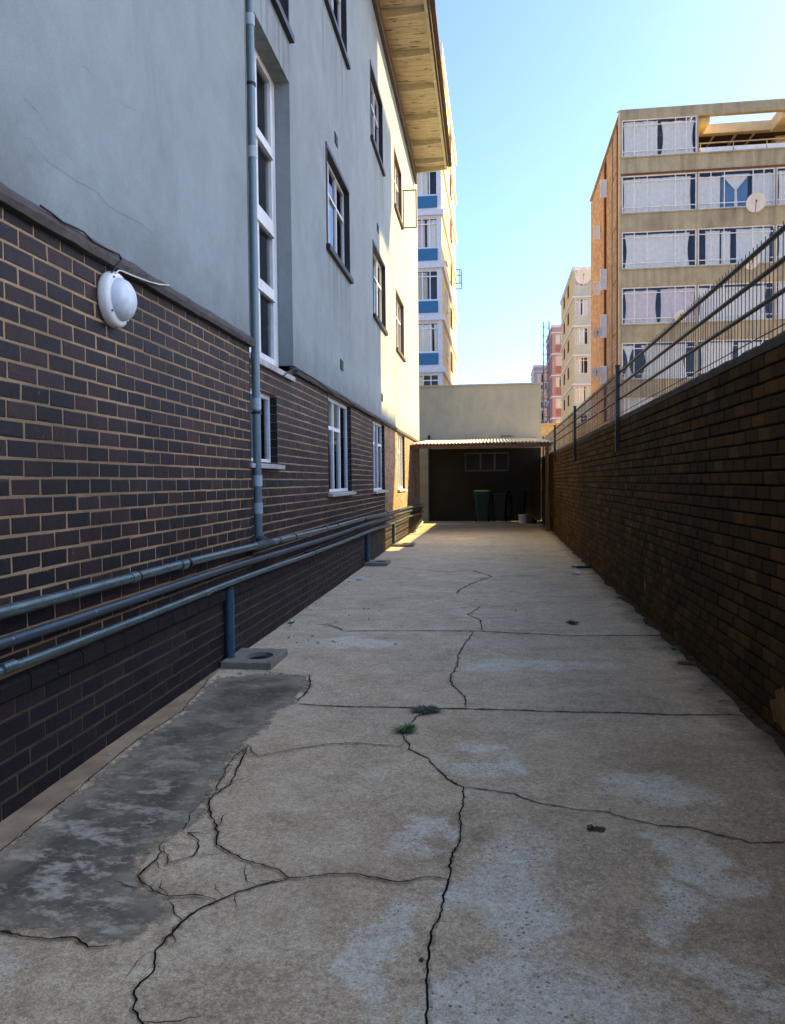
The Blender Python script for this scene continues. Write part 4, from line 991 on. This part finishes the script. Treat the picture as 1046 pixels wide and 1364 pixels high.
def lump(name, loc, size, mat, label, cat, seed, sq=.4, amp=.35, sub=3, group=None):
    bm = bmesh.new(); bmesh.ops.create_icosphere(bm, subdivisions=sub, radius=1)
    for v in bm.verts:
        d = v.co.normalized(); kk = 1 + amp * noise.noise(d * 1.6 + Vector((seed, 0, 0))) + amp * .6 * noise.noise(d * 4.2 + Vector((0, seed, 0)))
        v.co = Vector((d.x * kk * size[0], d.y * kk * size[1], max(-.25 * size[2], d.z * kk * size[2])))
    zmin = min(v.co.z for v in bm.verts)
    for v in bm.verts: v.co.z -= zmin
    me = bpy.data.meshes.new(name); bm.to_mesh(me); bm.free(); me.materials.append(mat)
    o = bpy.data.objects.new(name, me); link(o); o.location = (loc[0], loc[1], loc[2] if len(loc) > 2 else gz(loc[0], loc[1]) + .002)
    o.rotation_euler = (0, 0, seed * 1.3); return tag(o, label, cat, group)
lump('rubbish_bag', (1.16, 26.6), (.16, .14, .14), M['bin_dark'], 'small black rubbish bag slumped beside the carport post', 'bag', 3)
lump('rubbish_heap', (1.02, 26.9), (.1, .1, .06), M['twig'], 'brown scrap of rubbish between the bucket and the black bag', 'rubbish', 8)
def crumple(name, x, y, sx, sy, h, mat, label, cat, seed, z0=0.004):
    n = 12; V = []; F = []
    for j in range(n + 1):
        for i in range(n + 1):
            a, b = i / n - .5, j / n - .5
            q = Vector((a * 5 + seed, b * 5, seed)); e = 1 + .35 * noise.noise(Vector((a * 3, b * 3, seed + 4)))
            V.append((a * sx * e, b * sy * e, abs(noise.noise(q)) * h + .5 * abs(noise.noise(q * 2.3)) * h + z0))
    for j in range(n):
        for i in range(n): q = j * (n + 1) + i; F.append((q, q + 1, q + n + 2, q + n + 1))
    k = MB(); k.add(V, F); o = k.build(name, mat, None, label, cat, recalc=False)
    o.location = (x, y, gz(x, y)); o.rotation_euler = (0, 0, seed); md = o.modifiers.new('t', 'SOLIDIFY'); md.thickness = .002
    return o
crumple('plastic_sheet', 1.18, 25.6, .55, .4, .05, M['paper'], 'flat white plastic sheet on the floor beside the carport post', 'litter', 2.2)
crumple('paper_scrap', 1.2, 12.3, .13, .13, .10, M['paper'], 'crumpled white paper near the foot of the boundary wall', 'litter', 1.1)
crumple('paper_scrap', -2.02, 11.5, .12, .10, .05, M['paper'], 'white paper scrap lying at the foot of the dark brick base', 'litter', 4.4)
crumple('dead_leaf', 1.40, 13.2, .34, .16, .05, M['leaf_dark'], 'large dark dead leaf by the boundary wall beyond the crumpled paper', 'leaf', .4)
crumple('dead_leaf', .75, 8.05, .10, .09, .05, M['twig'], 'small brown dead leaf alone on the middle of the slab', 'leaf', .9)
crumple('dead_leaf', 1.46, 6.35, .12, .07, .03, M['twig'], 'small brown leaf close under the boundary wall', 'leaf', 2.9)
T = empty('seed_pod', (.40, 3.29, gz(.4, 3.29)), -.25, 'broken brown seed pod lying on the near slab', 'pod')
for dx_, s_, sd in ((-.022, (.016, .016, .013), 2), (.012, (.022, .013, .012), 5)):
    o = lump('half', (dx_, 0, 0.001), s_, M['twig'], None, None, sd, amp=.6); o.parent = T
T = lump('pebble', (-.235, 2.325), (.008, .007, .006), M['twig'], 'tiny dark stone beside the widest crack', 'stone', 4)
o = MB(); o.tube([(-2.27, 21.9, .05), (-2.26, 22.8, .12), (-2.25, 23.9, .22)], .028, 10); o.build('loose_pipe', M['pvc_white'], None, 'pale loose pipe propped low against the wall by the carport', 'pipe')
peb = [( -2.0, 5.35), (-2.06, 5.6), (-1.93, 5.72), (-1.80, 6.9), (-1.72, 7.0), (-1.9, 7.2), (1.3, 5.3), (-.9, 6.9), (.2, 8.8), (.62, 9.6), (.95, 5.5), (-2.0, 4.4), (-2.05, 3.9), (-2.02, 3.5)]
rg = random.Random(5)
peb += [(rg.uniform(-2.1, -1.3), rg.uniform(6.6, 9)) for _ in range(16)] + [(1.50 - abs(rg.gauss(0, .12)), rg.uniform(3.8, 13)) for _ in range(26)] + [(-2.2 + abs(rg.gauss(0, .08)), rg.uniform(8.5, 13)) for _ in range(10)]
proto = None
for i, (x, y) in enumerate(peb):
    if proto is None:
        proto = lump('grit_stone', (x, y), (.016, .013, .010), M['pebble'], 'pale grit stone scattered on the alley slab', 'stone', 2, group='grit stones scattered on the slab'); o = proto
    else:
        o = proto.copy(); link(o); o.location = (x, y, gz(x, y) + .005); s = R.uniform(.35, 1.1); o.scale = (s, s, s); o.rotation_euler = (0, 0, R.uniform(0, 6))

sil = MB(); D = [3.4 + .06 * i for i in range(300)]; n = len(D)
V = [(1.575, y, gz(1.55, y) + .012) for y in D] + [(1.575 - .05 - .10 * abs(noise.noise(Vector((y * 1.3, 3, 1)))) - .04 * abs(noise.noise(Vector((y * 7, 3, 4)))), y, gz(1.45, y) + .0045) for y in D]
sil.add(V, [(i, i + 1, n + i + 1, n + i) for i in range(n - 1)]); sil.build('silt', M['silt'], None, 'dark silt gathered along the foot of the boundary wall', kind='stuff', recalc=False)
def weed(loc, n, l, mat, label, spread, seed):
    rr = random.Random(seed); k = MB()
    for i in range(n):
        a = rr.uniform(0, 2 * PI); L_ = l * rr.uniform(.5, 1.1); w_ = rr.uniform(.004, .009); up = rr.uniform(.25, 1.1) * spread
        c, s = math.cos(a), math.sin(a); ox, oy = rr.uniform(-.02, .02), rr.uniform(-.012, .012)
        P = []
        for t in (0, .35, .7, 1):
            r_ = L_ * t * math.cos(up * (1 - .5 * t)); z = L_ * math.sin(up) * (t - .55 * t * t)
            ww = w_ * (1 - t) ** .6 + .0004
            P += [(ox + c * r_ - s * ww, oy + s * r_ + c * ww, z), (ox + c * r_ + s * ww, oy + s * r_ - c * ww, z)]
        k.add(P, [(q * 2, q * 2 + 1, q * 2 + 3, q * 2 + 2) for q in range(3)], rr.random())
    o = k.build('weed', mat, None, label, 'weed', recalc=False); o.location = (*loc, gz(*loc) + .002)
weed((-.535, 4.50), 110, .085, M['leaf'], 'bright green weed tuft growing where the cracks meet', .9, 1)
weed((-.46, 4.90), 120, .11, M['leaf_dark'], 'dark flattened weed tuft growing in the cross joint', .35, 2)
weed((-.43, 4.93), 60, .09, M['leaf_dark'], 'dark weed sprig beside the larger dark tuft in the cross joint', .3, 5)

for i, (pt, l_, lab) in enumerate((((1.49, 6.9), .07, 'small weed at the foot of the boundary wall, nearer one'), ((1.47, 9.8), .09, 'small weed at the foot of the boundary wall, farther one'),
                        ((-2.12, 7.9), .07, 'small weed at the foot of the brick base just past the drain surround'))):
    weed(pt, 26, l_, M['leaf'] if i != 1 else M['leaf_dark'], lab, .8, 20 + i)
# ------------------------------------------------------------------ buildings beyond
M['concrete_f'] = streaked('streaked_concrete', (0.46, 0.375, 0.205), 0.30, 0.75, 0.9, 8, (1.2, 1.2, .12), (0.10, 0.085, 0.065))
M['orange_brick'] = brick_tex('orange_face_brick', (0.29, 0.18, 0.092), (0.15, 0.083, 0.043), (0.36, 0.28, 0.18), 1.8, 'Y', .85, .3)
M['orange_brick_x'] = brick_tex('orange_face_brick_front', (0.29, 0.18, 0.092), (0.15, 0.083, 0.043), (0.36, 0.28, 0.18), 1.8, 'X', .85, .3)
M['cream'] = plain('cream_plaster', (0.66, 0.53, 0.30), .9, .1, .12, 2)
M['dish'] = plain('white_dish_paint', (0.74, 0.74, 0.72), .5, .3, .08)
M['rust'] = plain('red_oxide_strip', (0.17, 0.065, 0.035), .8, .2, .3)

A = empty('apartment_building', (6, 41, 0), 0, 'six storey brick apartment block with concrete bands and curtained windows beyond the fence', 'building')
am = mYn(0.0)
bays = [(.25, 3.83), (3.90, 7.48), (7.55, 11.13), (11.2, 14.78)]
zb = [3.70 + 2.745 * k for k in range(6)]
holes = []
for k, z in enumerate(zb):
    for b in bays:
        if k == 5 and b != bays[0]: continue
        holes.append((b[0], b[1], z, z + 1.83, .12))
holes.append((3.9, 15.2, 17.36, 19.24, .25))
k = MB(); k.wall(am, .14, 16.5, 0, 19.75, holes, .12)
k.quad([(.14, 0, 0), (.14, 0, 19.75), (.14, .55, 19.75), (.14, .55, 0)])
k.quad([(.14, 0, 19.75), (16.5, 0, 19.75), (16.5, .3, 19.75), (0, .3, 19.75)]); k.quad([(.14, .3, 19.75), (3.9, .3, 19.75), (3.9, 13, 19.75), (.14, 13, 19.75)])
k.quad([(3.9, .3, 19.75), (16.5, .3, 19.75), (16.5, .3, 19.24), (3.9, .3, 19.24)])
k.build('facade', M['concrete_f'], A, recalc=False)
k = MB()
for z in zb:     # slightly proud spandrel caps and drips
    k.box(.11, 16.5, z - .07, z - .003, .002, .05, am)
k.build('string_course', M['concrete_f'], A)
k = MB(); k.box(.2, 10.6, zb[4] + 1.835, zb[4] + 1.93, .002, .03, am); k.build('drip_strip', M['rust'], A)
k = MB()
k.quad([(.24, .55, 0), (.24, .55, 19.62), (.24, 5.5, 19.62), (.24, 5.5, 0)]); k.quad([(.24, 5.5, 0), (.24, 5.5, 19.62), (.8, 5.5, 19.62), (.8, 5.5, 0)])
k.quad([(.8, 5.5, 0), (.8, 5.5, 19.4), (.8, 6.6, 19.4), (.8, 6.6, 0)]); k.quad([(.24, 6.6, 0), (.24, 6.6, 19.55), (.8, 6.6, 19.55), (.8, 6.6, 0)])
k.quad([(.24, 6.6, 0), (.24, 6.6, 19.55), (.24, 13, 19.55), (.24, 13, 0)]); k.quad([(.24, 13, 0), (.24, 13, 19.55), (16.5, 13, 19.55), (16.5, 13, 0)])
k.quad([(16.5, 0, 0), (16.5, 0, 19.6), (16.5, 13, 19.6), (16.5, 13, 0)]); k.quad([(.24, .55, 19.62), (.8, .55, 19.62), (.8, 13, 19.62), (.24, 13, 19.62)])
k.build('brick_wall', M['orange_brick'], A, recalc=False)
k = MB(); k.tube([(.16, .75, 0), (.16, .75, 19.3)], .07, 8); k.tube([(.19, 5.75, 0), (.19, 5.75, 19.3)], .08, 8); k.build('drainpipe', M['rust'], A)
iw = MB(); iw.quad([(.2, 3.2, 0), (16.4, 3.2, 0), (16.4, 3.2, 17.3), (.2, 3.2, 17.3)]); iw.quad([(.2, 3.0, 17.3), (3.9, 3.0, 17.3), (3.9, 3.0, 19.6), (.2, 3.0, 19.6)])
for z in zb: iw.quad([(.2, .13, z - .1), (16.4, .13, z - .1), (16.4, 3.2, z - .1), (.2, 3.2, z - .1)])
for b in bays: iw.quad([(b[1] + .03, .13, 0), (b[1] + .03, 3.2, 0), (b[1] + .03, 3.2, 17.3 if b != bays[0] else 19.6), (b[1] + .03, .13, 17.3 if b != bays[0] else 19.6)])
iw.build('interior', M['dark_room'], A, recalc=False)
CM = ['curtain_w', 'curtain_w', 'curtain_w', 'curtain_w', 'curtain_w', 'curtain_w']
for kk, z in enumerate(zb):
    for bi, b in enumerate(bays):
        if kk == 5 and bi: continue
        h = (b[0], b[1], z, z + 1.83)
        o = casement(A, am, h, .05, [.17, .345, .72, .86], [[.15, .84], [.15, .84], [.15, .84], [.15, .84], [.15, .84]], 'far_frame', .055, mull=.035, glassmat='glass_far')
        m = CM[R.randrange(6)]; u = b[0] + .06; e = b[1] - .06; wv = -.135
        style = R.random()
        if kk == 2 and bi == 0: m = 'curtain_p'
        if kk == 4 and bi == 1:
            curtain(o, am, u, u + 1.0, z + .06, z + 1.6, wv, 'curtain_w', 7)
            curtain(o, am, u + 1.08, u + 2.3, z + .06, z + 1.55, wv - .08, 'curtain_b', 8)
            kq = MB(); 
            kq.add([am(u + 1.05, z + 1.65, wv), am(u + 2.4, z + 1.65, wv), am(u + 1.78, z + .9, wv), am(u + 1.82, z + .05, wv), am(u + 1.66, z + .05, wv), am(u + 1.68, z + .9, wv)], [(0, 1, 2, 5), (5, 2, 3, 4)]); kq.build('curtain', M['curtain_w'], o, recalc=False)
            curtain(o, am, u + 2.5, e, z + .06, z + 1.62, wv, 'curtain_w', 7)
        elif kk == 3 and bi == 1:
            curtain(o, am, u + .3, u + 1.0, z + .06, z + 1.7, wv, 'curtain_w', 7); curtain(o, am, u + 1.05, u + 1.5, z + .06, z + 1.65, wv, 'curtain_w', 5)
            curtain(o, am, u + 1.75, e - .1, z + .06, z + 1.72, wv, 'curtain_w', 14)
        elif kk == 1 and bi == 0:
            curtain(o, am, u, u + .55, z + .06, z + 1.7, wv, 'curtain_w', 5, pinch=.9); curtain(o, am, u + .9, e - .3, z + .06, z + 1.7, wv, 'curtain_w', 13, pinch=.2)
        elif style < .4:
            g_ = R.uniform(.02, .18); curtain(o, am, u + R.uniform(0, .15), u + 1.75 - g_ / 2, z + .06, z + R.uniform(1.66, 1.78), wv, m, 11, pinch=R.uniform(0, .12)); curtain(o, am, u + 1.75 + g_ / 2, e - R.uniform(0, .15), z + .06, z + R.uniform(1.6, 1.76), wv, m, 11, pinch=R.uniform(0, .12))
        else:
            curtain(o, am, u + R.uniform(0, .1), e - R.uniform(.0, .25), z + .06, z + R.uniform(1.66, 1.78), wv, m, 22, pinch=R.uniform(0, .08))
# roof terrace with pergola
k = MB()
XY = lambda a, b, c: (a, b, c)
for u in (3.9, 7.9, 11.6): k.box(u, u + .6, .3, 2.0, 19.0, 19.62, XY)
k.box(3.9, 16.4, 2.0, 2.35, 19.14, 19.62, XY)
for u in (5.2, 6.3, 7.2): k.box(u, u + .09, 2.36, 6.5, 19.16, 19.249, XY)
k.box(8.5, 12.2, 3.1, 6.5, 17.4, 19.24, XY)
k.box(3.86, 3.95, .26, 6.5, 17.2, 18.97, XY)
k.build('pergola', M['cream'], A)
k = MB(); k.box(3.9, 16.4, 2.36, 6.5, 19.25, 19.62, XY); k.build('ceiling', M['timber'], A)
k = MB(); k.box(3.9, 16.4, 6.51, 6.6, 17.4, 19.6, lambda a, b, c: (a, b, c)); k.box(3.9, 16.4, .26, 6.5, 17.1, 17.2, XY); k.build('terrace_wall', M['beige'], A)
k = MB(); k.box(9.6, 10.4, 3.06, 3.1, 17.9, 19.0, lambda a, b, c: (a, b, c)); k.build('terrace_window', M['glass_far'], A)
k = MB(); k.box(3.98, 15.1, 17.37, 17.70, -.16, -.12, am); k.build('balustrade', M['far_frame'], A)
k = MB(); k.tube([am(3.95, 17.88, -.06), am(15.2, 17.88, -.06)], .03, 6)
for i in range(8): k.tube([am(4.0 + 1.55 * i, 17.36, -.06), am(4.0 + 1.55 * i, 17.88, -.06)], .022, 6)
k.build('railing', M['concrete_f'], A)
# bathroom sashes standing open on the brick side
for yy, z, s in ((5.35, 17.35, 1.0), (5.35, 12.2, 1.15), (5.35, 9.5, 1.3), (5.35, 6.9, 1.0), (8.3, 12.6, .8), (8.3, 15.9, .8)):
    k = MB(); mm = lambda u, v, w_, yy=yy: (.23 - u, yy + w_, v)
    k.box(0, .36, z, z + .06, -.02, .02, mm); k.box(0, .36, z + s - .06, z + s, -.02, .02, mm); k.box(0, .05, z + .06, z + s - .06, -.02, .02, mm); k.box(.31, .36, z + .06, z + s - .06, -.02, .02, mm)
    o = k.build('window', M['far_frame'], A, label='frosted bathroom sash swung open from the brick side')
    MB().box(.05, .31, z + .06, z + s - .06, -.006, .006, mm).build('pane', M['dish'], o)

def dish(loc, r, rz, label, reach=.5):
    T = empty('satellite_dish', loc, rz, label, 'dish', 'satellite dishes on the brick apartment block')
    tilt = math.radians(55)
    def m(p_, q_, h):   # dish axis tipped up, facing -Y locally
        x, y, z = p_, q_ * 1.08, h
        return (x, -z * math.sin(tilt) - y * math.cos(tilt), z * math.cos(tilt) * 1.0 + y * math.sin(tilt))
    prof = [(r * t, .22 * r * t * t * 1.2) for t in (.001, .3, .6, .85, 1)]
    k = MB(); k.lathe(prof + [(r * 1.02, .27 * r), (r * .99, .25 * r)] + [(a, b - .015) for a, b in prof[::-1]][1:], 28, m); k.build('reflector', M['dish'], T)
    k = MB(); k.tube([m(0, -r * .95, .24 * r), m(0, -r * .5, r * 1.1)], .012, 6); k.tube([m(0, -r * .5, r * 1.02), m(0, -r * .46, r * 1.2)], .035, 8); k.build('feed_arm', M['steel_dark'], T)
    k = MB(); k.tube([m(0, 0, -.01), (0, .15, -.12), (0, reach, -.12)], .02, 8); k.build('bracket', M['steel_dark'], T)
dish((12.45, 40.55, 14.62), .43, -.2, 'large white satellite dish below the window with the crossed blue curtain', .43)
dish((12.25, 40.55, 11.85), .38, .1, 'white satellite dish on the third concrete band from the top, beneath the large dish', .43)
dish((8.95, 40.55, 9.35), .30, .2, 'white satellite dish below the pink curtained bay, partly behind the fence rail', .43)
dish((5.62, 45.7, 9.62), .27, .1, 'upper white satellite dish on the orange brick side of the block', .5)
dish((5.62, 45.9, 7.45), .29, -.1, 'lower white satellite dish on the orange brick side of the block', .5)

def slab_block(name, loc, w_, d_, h_, label, fm, sm, floors, cols, wh, fr='far_frame', under=None, under_h=0, slab=None, side_x='left', side_win=None, slab_h=.14):
    """distant apartment block: facade (facing -Y) from 0..w_, visible side at x=0 (left) or x=w_ (right)"""
    T = empty(name, loc, 0, label, 'building')
    hs = [(c[0], c[1], z, z + wh, .15) for z in floors for c in cols]
    k = MB(); k.wall(am, 0, w_, 0, h_, hs, .15); k.build('facade', M[fm], T, recalc=False)
    k = MB(); sx = 0 if side_x == 'left' else w_; ox = w_ - sx
    k.quad([(sx, 0, 0), (sx, 0, h_), (sx, d_, h_), (sx, d_, 0)]); k.quad([(ox, 0, 0), (ox, 0, h_), (ox, d_, h_), (ox, d_, 0)])
    k.quad([(0, d_, 0), (w_, d_, 0), (w_, d_, h_), (0, d_, h_)]); k.quad([(0, 0, h_), (w_, 0, h_), (w_, d_, h_), (0, d_, h_)]); k.build('side_wall', M[sm], T, recalc=False)
    k = MB(); k.box(-.12, w_ + .12, h_ + .002, h_ + .35, -d_ - .1, .12, am); k.build('parapet', M[slab or fm], T)
    k = MB(); k.quad([(.1, 2, .1), (w_ - .1, 2, .1), (w_ - .1, 2, h_ - .1), (.1, 2, h_ - .1)]); 
    for z in floors: k.quad([(.1, .16, z - .3), (w_ - .1, .16, z - .3), (w_ - .1, 2, z - .3), (.1, 2, z - .3)])
    k.build('interior', M['dark_room'], T, recalc=False)
    for z in floors:
        for c in cols:
            h = (c[0], c[1], z, z + wh)
            o = casement(T, am, h, .06, [.33, .66], [[.8], [.8], [.8]], fr, .05, mull=.05, glassmat='glass_far')
            a = R.uniform(.3, .8)
            curtain(o, am, c[0] + .05, c[0] + (c[1] - c[0]) * a, z + .05, z + wh - .08, -.17, R.choice(['curtain_w', 'curtain_w', 'curtain_p', 'curtain_c']), 6)
            if R.random() < .6: curtain(o, am, c[0] + (c[1] - c[0]) * (a + .1), c[1] - .05, z + .05, z + wh - .08, -.17, R.choice(['curtain_w', 'curtain_d', 'curtain_w']), 4)
            if under:
                k = MB(); k.box(c[0], c[1], z - under_h - .06, z - .06, .003, .05, am); k.build('spandrel_panel', M[under], o)
    if slab:
        k = MB()
        for z in floors:
            zz = z + wh + .1
            k.box(-.13, w_ + .13, zz, zz + slab_h, .003, .14, am)
            if side_x == 'left': k.box(-.12, -.003, zz, zz + slab_h, -d_, 0.0, am)
            else: k.box(w_ + .003, w_ + .12, zz, zz + slab_h, -d_, 0.0, am)
        k.build('floor_band', M[slab], T)
    if side_win:
        for z in floors:
            for (y0, y1, za, zc, mat) in side_win:
                mm = mXn(0) if side_x == 'left' else mX(w_)
                k = MB(); k.box(y0, y1, z + za, z + za + .08, .003, .09, mm); k.box(y0, y1, z + zc - .08, z + zc, .003, .06, mm); k.box(y0, y0 + .1, z + za + .08, z + zc - .08, .003, .06, mm); k.box(y1 - .1, y1, z + za + .08, z + zc - .08, .003, .06, mm)
                k.box((y0 + y1) / 2 - .04, (y0 + y1) / 2 + .04, z + za + .08, z + zc - .08, .003, .05, mm)
                o = k.build('window', M[mat], T); MB().box(y0 + .1, y1 - .1, z + za + .08, z + zc - .08, .004, .012, mm).build('pane', M['curtain_d'], o)
    return T
M['pale_green'] = plain('pale_green_plaster', (0.50, 0.48, 0.35), .9, .1, .1, 1)
M['yellow'] = streaked('yellow_plaster', (0.66, 0.46, 0.17), .75, .4, .9, 20, (1, 1, .2))
M['yellow_l'] = streaked('pale_yellow_plaster', (0.66, 0.52, 0.24), .8, .4, .9, 20, (1, 1, .2))
M['white_slab'] = plain('white_slab_paint', (0.66, 0.67, 0.66), .7, .2, .08)
M['blue_panel'] = plain('blue_panel', (0.035, 0.15, 0.27), .5, .3, .1)
M['pink'] = plain('pink_plaster', (0.48, 0.28, 0.23), .9, .1, .12, 1)
M['red_brown'] = plain('red_brown_plaster', (0.28, 0.15, 0.12), .9, .1, .12, 1)
M['red'] = plain('red_spandrel', (0.36, 0.16, 0.10), .8, .2, .12)
M['grey_block'] = plain('grey_block_plaster', (0.40, 0.42, 0.44), .9, .1, .12, 1)
M['teal'] = plain('teal_panel', (0.07, 0.17, 0.20), .7, .2, .12)
zf = [20.2 - 2.81 * k for k in range(7)]
Yb = slab_block('apartment_building', (7.5, 79, 0), 9, 15, 21.7, 'narrow yellow apartment block with white floor bands between the brick block and the pink one', 'pale_green', 'yellow', zf, [(.15, 1.35), (2.2, 3.6), (4.6, 6.0)], 1.6, slab='white_slab', side_win=[(5, 6.2, .2, 1.3, 'rust'), (10, 11.2, .2, 1.3, 'rust')])
dish((8.35, 78.6, 20.9), .75, 0, 'cream satellite dish on the top window of the yellow block', .35)
zf = [19.2 - 2.79 * k for k in range(7)]
slab_block('apartment_building', (7.3, 106, 0), 9, 12, 21.4, 'pink apartment block with red panels under its windows, beyond the yellow block', 'pink', 'red_brown', zf, [(.45, 1.5), (2.6, 4.0), (5.2, 6.6)], 1.35, under='red', under_h=.9, slab='white_slab')
zf = [15.9 - 2.8 * k for k in range(6)]
slab_block('apartment_building', (5.6, 120, 0), 3.2, 10, 18.2, 'small grey apartment block with teal panels showing past the end of the plain wall', 'grey_block', 'grey_block', zf, [(.3, 1.4), (1.6, 2.8)], 1.5, under='teal', under_h=.8, slab='white_slab')
zf = [22.45 - 2.8 * k for k in range(8)]
LB = slab_block('apartment_building', (-12.9, 43, 0), 10.02, 15, 24.4, 'tall apartment block with a sunlit yellow side and blue panels under white windows', 'white_slab', 'yellow_l', [z - .0 for z in zf], [(10.02 - .16 - 1.32 * (i + 1) - .0, 10.02 - .16 - 1.32 * i - .06) for i in range(5)], 1.6, under='blue_panel', under_h=.62, slab='white_slab', side_x='right', side_win=[(3.2, 4.4, .1, 1.3, 'far_frame'), (8, 9.2, .1, 1.3, 'rust')], slab_h=.30)
# small balcony cages on the sunlit side
for z in (15.2,):
    k = MB()
    for zz in (z, z + .95): 
        k.tube([(10.02, 12.6, zz), (10.5, 12.6, zz), (10.5, 14.2, zz), (10.02, 14.2, zz)], .03, 6)
    for q in range(6): k.tube([(10.5, 12.6 + .32 * q, z), (10.5, 12.6 + .32 * q, z + .95)], .02, 5)
    k.tube([(10.4, 12.6, z), (10.4, 12.6, z + .95)], .02, 5)
    k.build('balcony_cage', M['steel_dark'], LB)

# lattice mast
Ms = empty('lattice_mast', (6.15, 100, 0), 0, 'thin steel lattice mast standing beside the pink apartment block', 'mast')
k = MB()
for sx in (-.36, .36):
    for sy in (-.36, .36): k.tube([(sx, sy, 0), (sx, sy, 21)], .045, 5)
z = .5
while z < 21:
    k.tube([(-.36, -.36, z), (.36, -.36, z), (.36, .36, z), (-.36, .36, z), (-.36, -.36, z)], .028, 4)
    k.tube([(-.36, -.36, z), (.36, -.36, min(21, z + 1.1))], .02, 4); z += 1.1
k.build('lattice', M['steel_dark'], Ms)

# yellow brick wall past the carport
M['yb'] = brick_tex('yellow_face_brick', (0.52, 0.36, 0.15), (0.42, 0.27, 0.10), (0.40, 0.32, 0.2), 1.2, 'X', .85, .2)
k = MB(); k.box(-1.2, 6.5, 0, 3.62, -.25, 0, am); k.box(-1.2, 6.5, 3.622, 3.70, -.28, .03, am)
o = k.build('garden_wall', M['yb'], None, 'yellow brick wall seen past the end of the carport roof', 'wall'); o.location = (2.85, 32, 0)

# neighbouring block whose shade falls across the alley
N = empty('apartment_building', (25, 9.2, 0), 0, 'tall orange brick apartment block standing back beyond the boundary wall, outside the view', 'building')
k = MB(); mm = mXn(0)
hs = [(y, y + 1.8, z, z + 1.5, .12) for y in (1.5, 5.3, 9.1, 12.6) for z in [3.6 + 2.8 * q for q in range(9)]]
k.wall(mm, 0, 16.1, 0, 28.6, hs); k.quad([(0, 16.1, 0), (0, 16.1, 28.6), (11, 16.1, 28.6), (11, 16.1, 0)]); k.quad([(0, 0, 0), (0, 0, 28.6), (11, 0, 28.6), (11, 0, 0)])
k.quad([(0, 0, 28.6), (11, 0, 28.6), (11, 16.1, 28.6), (0, 16.1, 28.6)]); k.quad([(11, 0, 0), (11, 16.1, 0), (11, 16.1, 28.6), (11, 0, 28.6)]); k.build('brick_wall', M['orange_brick'], N, recalc=False)
for z0, z1, d in ((18.9, 20.0, 2.6), (24.9, 26.6, 2.3)):  # slabs added out of view to cut notches into the shadow edge
    k = MB(); k.box(.1, 2.2, 16.12, 16.1 + d, z0, z1); k.build('shadow_slab', M['concrete_f'], N)
k = MB(); k.quad([(.6, .2, .2), (.6, 15.9, .2), (.6, 15.9, 28.4), (.6, .2, 28.4)]); k.build('interior', M['dark_room'], N, recalc=False)
for h in hs: casement(N, mm, h, .06, [.5], [[.75], [.75]], 'far_frame', .06, glassmat='glass_far')

# ------------------------------------------------------------------ light, sky, camera
SUN = Vector((1.0, 0.33, 0.62)).normalized()
el = math.asin(SUN.z); az = math.atan2(SUN.x, SUN.y)      # azimuth clockwise from +Y
wd = bpy.data.worlds.new("World"); S.world = wd; wd.use_nodes = True
nt = wd.node_tree; nt.nodes.clear()
sk = nt.nodes.new('ShaderNodeTexSky'); sk.sky_type = 'NISHITA'; sk.sun_disc = False
sk.sun_elevation = el; sk.sun_rotation = az; sk.altitude = 1700; sk.air_density = 0.65; sk.dust_density = 7.0; sk.ozone_density = 5.5
bg = nt.nodes.new('ShaderNodeBackground'); bg.inputs[1].default_value = 0.132
ow = nt.nodes.new('ShaderNodeOutputWorld'); nt.links.new(sk.outputs[0], bg.inputs[0]); nt.links.new(bg.outputs[0], ow.inputs[0])
ld = bpy.data.lights.new('sun', 'SUN'); ld.energy = 3.9; ld.angle = math.radians(0.5); ld.color = (1.0, 0.71, 0.29)
so = bpy.data.objects.new('sun', ld); link(so); so.rotation_euler = SUN.to_track_quat('Z', 'Y').to_euler()

cd = bpy.data.cameras.new('camera'); co_ = bpy.data.objects.new('camera', cd); link(co_)
yaw, pitch, roll = math.radians(7.5586), math.radians(-2.2112), math.radians(0.6)
fwd = Vector((-math.sin(yaw) * math.cos(pitch), math.cos(yaw) * math.cos(pitch), math.sin(pitch)))
rt = Vector((math.cos(yaw), math.sin(yaw), 0)); up = rt.cross(fwd)
r2 = rt * math.cos(roll) - up * math.sin(roll); u2 = rt * math.sin(roll) + up * math.cos(roll)
co_.matrix_world = Matrix(((r2.x, u2.x, -fwd.x, 0), (r2.y, u2.y, -fwd.y, 0), (r2.z, u2.z, -fwd.z, 1.45), (0, 0, 0, 1)))
cd.sensor_fit = 'VERTICAL'; cd.sensor_height = 36; cd.lens = 1050 / 1364 * 36; cd.clip_start = .05; cd.clip_end = 5000
S.camera = co_
S.view_settings.view_transform = 'Standard'; S.view_settings.look = 'None'; S.view_settings.gamma = 1
S.view_settings.exposure = 2.3
try: S.view_settings.use_curve_mapping = False
except Exception: pass
S.cycles.max_bounces = 8; S.cycles.diffuse_bounces = 5; S.cycles.glossy_bounces = 4; S.cycles.transparent_max_bounces = 12
